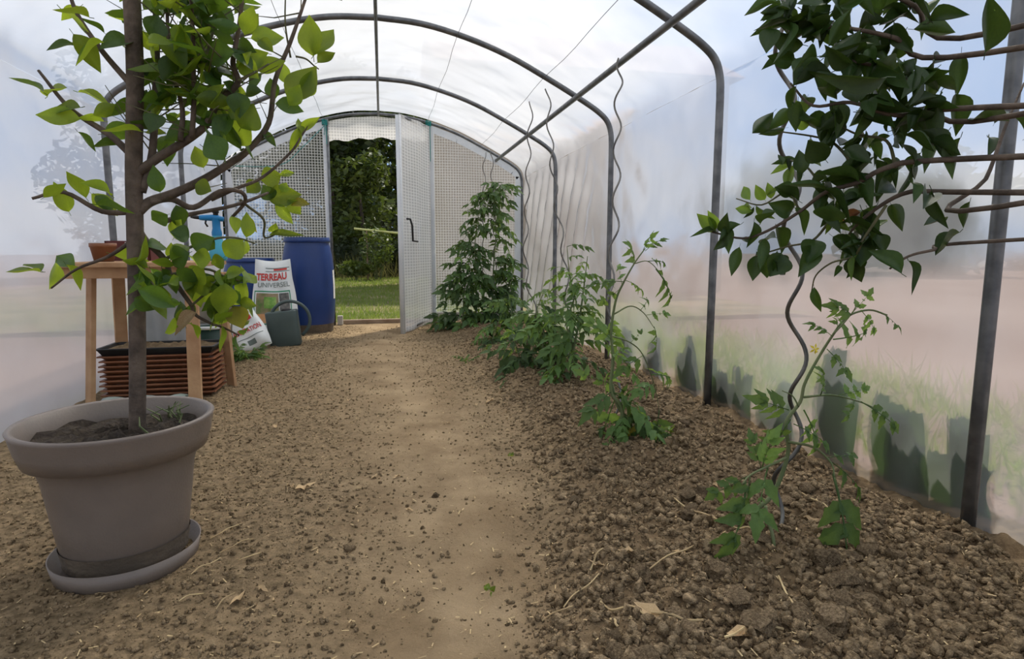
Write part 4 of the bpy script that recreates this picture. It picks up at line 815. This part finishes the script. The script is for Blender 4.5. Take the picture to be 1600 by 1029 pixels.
# ---------------------------------------------------------------- potting soil bags
def bag(name, label, origin, ux, uz, un, Wd, Hh, D):
    t = empty(name, origin); tag(t, label, 'bag'); origin = Vector(origin)
    def surf(u, v, side=1):
        e = max(0, 1 - abs(2 * u - 1) ** 3.0) ** .6 * max(0, 1 - abs(2 * v - 1) ** 4) ** .6
        wv = .012 * math.sin(u * 9 + v * 4) * math.sin(v * 7); sag = 1 + .12 * math.sin(math.pi * min(1, v * 1.3)) - .03
        return origin + ux * ((u - .5) * Wd * (sag - .16 * v * v)) + uz * (v * Hh - .02 * math.sin(u * 3.1) * v) + un * (side * (D / 2 * e * (1.15 - .55 * v)) + wv * e)
    n, k = 18, 24; mb = MB()
    for s in (1, -1):
        v = [surf(i / n, j / k, s) for i in range(n + 1) for j in range(k + 1)]
        f = [(i * (k + 1) + j, (i + 1) * (k + 1) + j, (i + 1) * (k + 1) + j + 1, i * (k + 1) + j + 1) for i in range(n) for j in range(k)]
        mb.add(v, f if s > 0 else [q[::-1] for q in f])
    mb.build('sack', M['bag'], t, True)
    def patch(name, u0, u1, v0, v1, m, off=.0025, nn=8):
        v = [surf(u0 + (u1 - u0) * i / nn, v0 + (v1 - v0) * j / nn) + un * off for i in range(nn + 1) for j in range(nn + 1)]
        return MB().add(v, [(i * (nn + 1) + j, (i + 1) * (nn + 1) + j, (i + 1) * (nn + 1) + j + 1, i * (nn + 1) + j + 1) for i in range(nn) for j in range(nn)]).build(name, m, t, True)
    def text(s, u0, u1, v0, v1, m, off=.004, shear=0, bold=0, slope=0):
        cu = bpy.data.curves.new('t', 'FONT'); cu.body = s; cu.shear = shear; cu.offset = bold; ob = bpy.data.objects.new('t', cu); col.objects.link(ob)
        dg = bpy.context.evaluated_depsgraph_get(); me = bpy.data.meshes.new_from_object(ob.evaluated_get(dg)); bpy.data.objects.remove(ob)
        co = np.array([v.co[:] for v in me.vertices]); mn, mx = co.min(0), co.max(0)
        for v in me.vertices:
            a = (v.co.x - mn[0]) / (mx[0] - mn[0]); b = (v.co.y - mn[1]) / (mx[1] - mn[1])
            v.co = surf(u0 + (u1 - u0) * a, v0 + (v1 - v0) * b + slope * a) + un * off
        me.materials.clear(); me.materials.append(m); return link('lettering', me, t)
    return t, patch, text
a = P(398, 545, 5.15); b = P(466, 545, 5.15); bw = (b - a).length
og = Vector(((a.x + b.x) / 2, 5.16, G((a.x + b.x) / 2, 5.16) - .01)); top = P(430, 404, 5.3)
uz = Vector((-.02, .16, 1)).normalized(); ux = Vector((1, .1, 0)).normalized(); un = ux.cross(uz).normalized()
if un.y > 0: un = -un
HB = (top.z - og.z) / uz.z
_, patch, text = bag('potting_soil_bag', 'upright white bag of universal potting soil leaning by the barrel', og, ux, uz, un, bw * .98, HB, .16)
text('TERREAU', .06, .86, .735, .825, M['red'], bold=.03, slope=.02); text('UNIVERSEL', .12, .90, .655, .715, M['grey_print'], slope=.01)
patch('green_stripe', .3, .95, .895, .905, M['grey_print']); patch('green_stripe', .3, .95, .855, .862, M['grey_print'])
patch('red_mark', .52, .88, .870, .893, M['red'])
for q in ((.05, .88, .60, .615), (.05, .88, .20, .212), (.86, .88, .2, .615), (.05, .065, .2, .615)): patch('green_border', *q, M['green_print'])
patch('picture', .10, .60, .22, .585, M['photo_print']); patch('picture', .62, .84, .22, .585, M['dark_print'], nn=8); patch('lettuce_picture', .28, .55, .40, .54, M['leaf_print'], .004); patch('orange_picture', .10, .50, .22, .33, M['orange_print'], .004)
# slumped bag in front
og = PZ(408, 548, 0); og = Vector((og.x - .03, og.y + .05, G(og.x, og.y) + .0))
uz2 = Vector((-.42, .35, .84)).normalized(); ux2 = Vector((.86, .1, .40)).normalized(); ux2 = (ux2 - uz2 * ux2.dot(uz2)).normalized(); un2 = ux2.cross(uz2).normalized()
if un2.y > 0: un2 = -un2
_, patch, text = bag('potting_soil_bag', 'slumped white bag with red lettering lying beside the watering can', og, ux2, uz2, un2, .22, .34, .10)
text('PLANTATION', .04, .92, .42, .54, M['red'], bold=.02); patch('green_stripe', .1, .9, .30, .315, M['grey_print']); patch('green_mark', .35, .6, .12, .24, M['grey_print']); patch('red_mark', .2, .8, .7, .8, M['red'])

# ---------------------------------------------------------------- watering can
cb = PZ(446, 541, 0); wx, wy = cb.x, cb.y + .07; wz = G(wx, wy) - .004
wc = empty('watering_can', (wx, wy, wz)); tag(wc, 'dark grey-green watering can with a big ring handle', 'watering can')
RZ = Matrix.Rotation(math.radians(-6), 3, 'Y'); O = Vector((wx, wy, wz)); 
def W(x, y, z): return O + RZ @ Vector((x, y, z))
v = []; n = 32; rows = [(.0, .94), (.012, 1.0), (.10, 1.0), (.20, 1.0), (.262, 1.0), (.270, .96), (.270, .5), (.270, 0.01)]
for z, s in rows:
    for i in range(n):
        a = 2 * math.pi * i / n; e = .45; cx_ = abs(math.cos(a)) ** e * (1 if math.cos(a) > 0 else -1); sy_ = abs(math.sin(a)) ** e * (1 if math.sin(a) > 0 else -1)
        v.append(W(.112 * cx_ * s * (1 + .04 * z / .27), .07 * sy_ * s, z))
MB().add(v, [(j * n + i, j * n + (i + 1) % n, (j + 1) * n + (i + 1) % n, (j + 1) * n + i) for j in range(len(rows) - 1) for i in range(n)] + [tuple(range(n - 1, -1, -1))]).build('tank', M['can'], wc, True)
MB().lathe([(.036, .268), (.040, .274), (.030, .285), (.0, .284)], O + Vector((.01, 0, .0)), 24).build('filler_cap', M['black'], wc, True)
hx, hz, hr = .055, .195, .142
MB().tube([W(hx + hr * math.cos(a), 0, hz + hr * math.sin(a)) for a in np.linspace(math.radians(-62), math.radians(168), 34)], .0125, 10).build('ring_handle', M['can'], wc, True)
MB().tube([W(-.10, 0, .04), W(-.16, 0, .16), W(-.21, 0, .205), W(-.23, 0, .21)], [.018, .014, .011, .012], 10).build('spout', M['can'], wc, True)

# ---------------------------------------------------------------- wooden trestle, trays, left clutter
tb = empty('wooden_bench', (-1.08, 3.3, 0)); tag(tb, 'rough wooden potting bench on splayed plank legs', 'bench')
TZ = .655
for i in range(4): MB().box((-1.10, 3.04 + .14 * i, TZ), (.56, .125, .022)).build('top_plank', M['wood'], tb, bevel=.003)
def leg(a, b, w_=.055, d=.022):
    a, b = Vector(a), Vector(b); ax = (b - a); ln = ax.length; q = ax.to_track_quat('Z', 'Y').to_matrix(); MB().box((a + b) / 2, (w_, d, ln), q).build('leg', M['wood'], tb, bevel=.002)
l1 = PZ(306, 629, 0); leg((l1.x, l1.y, -.01), P(298, 420, 3.12), .058)
l2 = PZ(363, 602, 0); leg((l2.x, l2.y, -.01), P(342, 425, 3.38), .045); q2 = PZ(347, 596, 0); leg((q2.x, q2.y + .05, -.01), P(350, 425, 3.52), .04)
leg((-1.34, 3.08, -.01), (-1.30, 3.12, TZ)); leg((-1.34, 3.46, -.01), (-1.30, 3.40, TZ))
MB().box((-1.10, 3.02, TZ - .035), (.56, .02, .05)).build('apron', M['wood'], tb, bevel=.002)
MB().box((P(355, 527, 3.48)), (.05, .02, .018), Matrix.Rotation(-.5, 3, 'Y')).build('cross_batten', M['wood'], tb)
# stack of brown troughs
tx0, tx1, ty0, ty1 = -1.34, -.83, 3.19, 3.42
proto = None
for i in range(9):
    z = .005 + i * .0235; sh = .004 * math.sin(i * 2.1)
    o = empty('planter_tray', ((tx0 + tx1) / 2, (ty0 + ty1) / 2, z)); tag(o, 'brown plastic planter tray, %s in the stack under the wooden bench' % ('lowest', 'second from the floor', 'third from the floor', 'fourth from the floor', 'middle one', 'fourth from the top', 'third from the top', 'second from the top', 'uppermost')[i], 'tray', 'stacked brown planter trays')
    cx_, cy_ = (tx0 + tx1) / 2 + sh, (ty0 + ty1) / 2
    mb = MB(); wx_, wy_ = (tx1 - tx0) / 2, (ty1 - ty0) / 2
    def ringv(f_, zz): return [(cx_ + sx_ * (wx_ - f_), cy_ + sy_ * (wy_ - f_), zz) for sx_, sy_ in ((-1, -1), (1, -1), (1, 1), (-1, 1))]
    rows = [ringv(.03, z), ringv(.012, z + .016), ringv(0, z + .016), ringv(0, z + .023), ringv(.014, z + .023), ringv(.03, z + .004)]
    mb.add([p for r2 in rows for p in r2], [(j * 4 + k, j * 4 + (k + 1) % 4, (j + 1) * 4 + (k + 1) % 4, (j + 1) * 4 + k) for j in range(5) for k in range(4)] + [(20, 21, 22, 23), (3, 2, 1, 0)])
    mb.build('tray_body', M['terracotta'], o)
z = .005 + 9 * .0235
ot = empty('seed_tray', ((tx0 + tx1) / 2, (ty0 + ty1) / 2, z)); tag(ot, 'black seed tray of dry soil on top of the brown tray stack', 'tray')
mb = MB(); wx_, wy_, cx_, cy_ = (tx1 - tx0) / 2 + .004, (ty1 - ty0) / 2 + .004, (tx0 + tx1) / 2, (ty0 + ty1) / 2
rows = [ringv(.02, z), ringv(.004, z + .03), ringv(-.006, z + .03), ringv(-.006, z + .036), ringv(.008, z + .036), ringv(.015, z + .02)]
mb.add([p for r2 in rows for p in r2], [(j * 4 + k, j * 4 + (k + 1) % 4, (j + 1) * 4 + (k + 1) % 4, (j + 1) * 4 + k) for j in range(5) for k in range(4)] + [(3, 2, 1, 0)]).build('tray_body', M['black'], ot)
v = []; n, k = 24, 12
for i in range(n + 1):
    for j in range(k + 1):
        e = min(i, n - i) / 4; v.append((cx_ - wx_ + .012 + (2 * wx_ - .024) * i / n, cy_ - wy_ + .012 + (2 * wy_ - .024) * j / k, z + .022 + .03 * min(1, e) * random.random() * math.sin(math.pi * j / k)))
MB().add(v, [(i * (k + 1) + j, (i + 1) * (k + 1) + j, (i + 1) * (k + 1) + j + 1, i * (k + 1) + j + 1) for i in range(n) for j in range(k)]).build('dry_soil', M['clod'], ot)
# pale green sack folded on the floor before the stack
v = []; n = 14; a = PZ(228, 634, .0)
for i in range(n + 1):
    for j in range(5): v.append((-1.30 + .36 * i / n, 3.06 + .11 * j / 4, G(-1.2, 3.1) + .012 + .018 * math.sin(math.pi * j / 4) * (1 + .4 * math.sin(i * 1.1))))
M['pale_green'] = mat('pale_green_plastic', (.42, .52, .45), (.55, .62, .55), rough=.45, scale=8)
o = MB().add(v, [(i * 5 + j, (i + 1) * 5 + j, (i + 1) * 5 + j + 1, i * 5 + j + 1) for i in range(n) for j in range(4)]).build('folded_sack', M['pale_green'], None, True); tag(o, 'pale green plastic sack folded flat before the brown trays', 'sack')
md = o.modifiers.new('thick', 'SOLIDIFY'); md.thickness = .012
# leaning grey sheet
v0, v1 = P(140, 470, 3.72), P(291, 470, 3.62)
sh = empty('grey_sheet', ((v0.x + v1.x) / 2, 3.7, 0)); tag(sh, 'dull silver plastic sheet standing behind the tray stack', 'sheet')
x0_, x1_ = -1.36, v1.x
v = []; n, k = 26, 12
for i in range(n + 1):
    for j in range(k + 1):
        u_, q = i / n, j / k; v.append((x0_ + (x1_ - x0_) * u_, 3.62 + .10 * (1 - u_) + .05 * q + .006 * math.sin(u_ * 22 + q * 2), .0 + .58 * q))
o = MB().add(v, [(i * (k + 1) + j, (i + 1) * (k + 1) + j, (i + 1) * (k + 1) + j + 1, i * (k + 1) + j + 1) for i in range(n) for j in range(k)]).build('panel', M['sheet'], sh, True); o.modifiers.new('t', 'SOLIDIFY').thickness = .006
MB().tube([(x0_, 3.77, .585), (x1_, 3.67, .585)], .008, 6).build('rolled_edge', M['sheet'], sh, True)
# dark green bucket and grey pot on it
c = P(331, 553, 3.95); c = Vector((c.x, 3.95, 0))
bk = empty('bucket', c); tag(bk, 'dark green plastic bucket with pale rim behind the bench legs', 'bucket')
MB().lathe([(0, .0), (.085, 0), (.09, .01), (.107, .26), (.10, .26), (.088, .03)], c, 40).build('tub', M['dkgreen'], bk, True); MB().lathe([(.107, .252), (.114, .256), (.114, .27), (.103, .272)], c, 40).build('rim', M['white'], bk, True)
c2 = Vector((c.x - .05, 4.24, 0)); fp_ = empty('flower_pot', c2); tag(fp_, 'beige tapered flower pot standing behind the green bucket', 'flower pot')
MB().lathe([(0, 0), (.085, 0), (.125, .40), (.138, .40), (.142, .455), (.128, .455), (.118, .40), (0, .39)], c2, 40).build('pot_body', M['concrete'], fp_, True)
# sprayer on the bench
s0 = P(337, 400, 3.30); sp = empty('pressure_sprayer', (s0.x, 3.30, TZ + .011)); tag(sp, 'light blue hand pressure sprayer with a black nozzle on the wooden bench', 'sprayer')
c = Vector((s0.x + .012, 3.30, TZ + .012))
MB().lathe([(0, 0), (.036, 0), (.042, .01), (.040, .05), (.030, .09), (.022, .115), (.022, .13)], c, 28).build('tank', M['lt_blue'], sp, True)
MB().lathe([(.024, .125), (.024, .14), (.019, .16), (.019, .205), (.024, .215), (.0, .222)], c, 24).build('pump_head', M['sky_blue'], sp, True)
MB().tube([c + Vector((.035, 0, .205)), c + Vector((0, 0, .212)), c + Vector((-.06, 0, .212)), c + Vector((-.075, 0, .212))], [.012, .017, .014, .012], 12).build('handle_bar', M['sky_blue'], sp, True)
MB().tube([c + Vector((-.07, 0, .212)), c + Vector((-.10, 0, .215)), c + Vector((-.115, 0, .216))], [.010, .009, .006], 10).build('nozzle', M['black'], sp, True)
MB().lathe([(.012, .22), (.012, .235), (.017, .238), (.013, .252), (0, .254)], c, 16).build('plunger_knob', M['black'], sp, True); MB().tube([c + Vector((-.045, 0, .205)), c + Vector((-.05, 0, .185)), c + Vector((-.04, 0, .168))], .005, 6).build('trigger', M['black'], sp, True)
# pots and a box along the bench
def small_pot(x, y, R_, H, m, label):
    o = empty('plant_pot', (x, y, TZ + .011)); tag(o, label, 'flower pot'); MB().lathe([(0, 0), (R_ * .72, 0), (R_ * .95, H * .78), (R_, H * .78), (R_, H), (R_ * .9, H), (R_ * .85, H * .7), (0, H * .68)], Vector((x, y, TZ + .012)), 28).build('pot_body', m, o, True)
small_pot(-1.15, 3.25, .05, .09, M['white'], 'small white pot on the wooden bench beside the sprayer')
small_pot(-1.27, 3.18, .055, .085, M['terracotta'], 'small brown pot at the film end of the wooden bench')
bx = empty('crate', (-1.25, 3.5, TZ + .011)); tag(bx, 'dark red plastic crate at the back of the wooden bench', 'crate'); M['maroon'] = mat('maroon_plastic', (.10, .02, .018), rough=.5)
for dx, dy, w_, d in ((0, -.07, .20, .006), (0, .07, .20, .006), (-.10, 0, .006, .146), (.10, 0, .006, .146)): MB().box((-1.25 + dx, 3.48 + dy, TZ + .061), (w_, d, .10)).build('side', M['maroon'], bx)
MB().box((-1.25, 3.48, TZ + .014), (.2, .14, .006)).build('bottom', M['maroon'], bx)

# ---------------------------------------------------------------- larger clods, dry leaves, straw on the ground
def clod_mesh(seed):
    q = np.random.default_rng(seed); bpyv = []
    import bmesh
    bm = bmesh.new(); bmesh.ops.create_icosphere(bm, subdivisions=2, radius=1)
    for v in bm.verts:
        p = np.array(v.co[:]); k = 1 + .28 * math.sin(p[0] * 3 + seed) * math.cos(p[1] * 3.7 + seed * 2) + .16 * math.sin(p[2] * 6 + seed) + .12 * (q.random() - .5); v.co = v.co * k; v.co.z *= .72
    me = bpy.data.meshes.new('clod'); bm.to_mesh(me); bm.free(); me.materials.append(M['clod']); return me
CM = [clod_mesh(i) for i in range(6)]
q = random.Random(5)
spots = [(1100, 790, .024), (1080, 815, .02), (1150, 870, .022), (1285, 905, .03), (1120, 920, .026), (1190, 872, .018), (1250, 990, .03), (1330, 900, .022), (1150, 975, .024), (1030, 900, .018), (1230, 800, .018), (1320, 820, .02), (1350, 960, .028), (1010, 700, .02), (815, 590, .03), (1000, 640, .02), (1060, 990, .022), (1180, 1010, .026), (680, 762, .012), (545, 840, .014), (960, 1010, .014), (1300, 1000, .03), (1100, 700, .018), (1150, 740, .018), (900, 660, .02), (1370, 840, .02)]
for i in range(95):
    y = .8 + 2.6 * q.random() ** 1.4; x = q.uniform(.2, 1.3)
    if float(bed(np.array([x]), np.array([y]))[0]) > .5: spots.append((None, (x, y), q.uniform(.011, .024)))
for a, b, s in spots:
    if a is None: x, y = b
    else: g = PZ(a, b, .03); x, y = g.x, g.y
    if (x - 1.17) ** 2 + (y - .5) ** 2 < .04: continue
    onbed = float(bed(np.array([x]), np.array([y]))[0]) > .3
    o = link('soil_clod', q.choice(CM)); o.location = (x, y, G(x, y) + s * .25); o.rotation_euler = (q.uniform(-.3, .3), q.uniform(-.3, .3), q.uniform(0, 6)); o.scale = (s * q.uniform(.8, 1.2), s * q.uniform(.8, 1.2), s)
    tag(o, 'lumpy brown clod lying on the tilled bed' if onbed else 'small brown clod lying on the trodden path', 'clod', 'clods on the bed' if onbed else 'clods on the path')
def dryleaf_mesh(seed):
    g = random.Random(seed); n = 10; v = [(0, 0, 0)]
    for i in range(n): a = 6.2832 * i / n; R_ = g.uniform(.6, 1.1) * (1.3 if i % 5 == 0 else .8); v.append((R_ * math.cos(a), .6 * R_ * math.sin(a), g.uniform(.0, .45)))
    return MB().add(v, [(0, 1 + i, 1 + (i + 1) % n) for i in range(n)]).mesh('dry_leaf', M['dry_leaf'], False)
DM = [dryleaf_mesh(i) for i in range(5)]
dl_ = [(475, 765, .033), (455, 760, .022), (430, 668, .024), (360, 645, .02), (585, 745, .018), (620, 745, .016), (765, 628, .032), (745, 632, .02), (545, 625, .016), (1268, 825, .032), (1285, 835, .02), (985, 883, .026), (1022, 990, .034), (372, 940, .02), (700, 660, .016), (935, 895, .02), (1115, 770, .02), (1160, 1020, .03), (300, 832, .024), (640, 800, .014), (535, 690, .014), (410, 925, .016), (1065, 880, .018), (1135, 790, .016)]
for x, y, s in dl_:
    g = PZ(x, y, .03 if x > 800 else 0); zz = G(g.x, g.y); o = link('dry_leaf', q.choice(DM)); o.location = (g.x, g.y, zz + .004); o.scale = (s, s, s); o.rotation_euler = (0, 0, q.uniform(0, 6))
    tag(o, 'curled tan dry leaf lying on the tilled bed' if x > 800 else 'curled tan dry leaf lying on the trodden path', 'dry leaf', 'dry leaves on the bed' if x > 800 else 'dry leaves on the path')
# pale litter bits: nobody could count them
n = 2600; px = rng.uniform(-1.2, 1.3, n); py = .75 + 4.5 * rng.random(n) ** 1.8; an = rng.uniform(0, 6.28, n); ln = rng.uniform(.0015, .008, n); wd = rng.uniform(.0005, .0018, n); pz = gz(px, py) + .0045
d_ = np.stack([np.cos(an) * ln, np.sin(an) * ln, rng.normal(0, .25, n) * ln], -1); e_ = np.stack([-np.sin(an) * wd, np.cos(an) * wd, 0 * wd], -1); p_ = np.stack([px, py, pz], -1)
v = np.stack([p_ - d_ - e_, p_ + d_ - e_, p_ + d_ + e_, p_ - d_ + e_], 1).reshape(-1, 3)
o = link('straw_litter', np_mesh('straw_litter', v, np.arange(4 * n).reshape(n, 4), M['straw'])); tag(o, 'tiny pale straw bits littering the tunnel floor', 'litter', kind='stuff')
st = [((935, 968), (1010, 990)), ((1020, 988), (1100, 1006)), ((850, 957), (898, 950)), ((880, 945), (935, 910)), ((925, 900), (940, 880)), ((340, 962), (365, 935)), ((372, 735), (376, 748)), ((1130, 1028), (1165, 1015)), ((1180, 1014), (1222, 1010)), ((1100, 870), (1010, 905)), ((1215, 930), (1245, 990)), ((1050, 800), (1130, 850)), ((1130, 850), (1190, 865)), ((955, 990), (965, 1000)), ((1250, 790), (1300, 820)), ((330, 850), (375, 830)), ((345, 870), (395, 850)), ((300, 905), (345, 880)), ((375, 880), (410, 870)), ((280, 945), (320, 935))]
for a, b in st:
    z0 = .03 if a[0] > 780 else 0; A, B2 = PZ(*a, z0), PZ(*b, z0); pts = []
    for t in (0, .33, .66, 1):
        p = A.lerp(B2, t); p.z = G(p.x, p.y) + .009 + .004 * math.sin(3 * t); p += Vector((q.uniform(-.004, .004), q.uniform(-.004, .004), 0)); pts.append(p)
    o = MB().tube(spline(pts, 4), .0022 if a[0] > 900 else .0014, 5).build('straw_stalk', M['straw']); bedd = a[0] > 780
    tag(o, 'pale dry straw stalk lying on the tilled bed' if bedd else 'pale dry straw stalk lying beside the lemon pot', 'straw', 'straw stalks on the bed' if bedd else 'straw stalks by the pot')
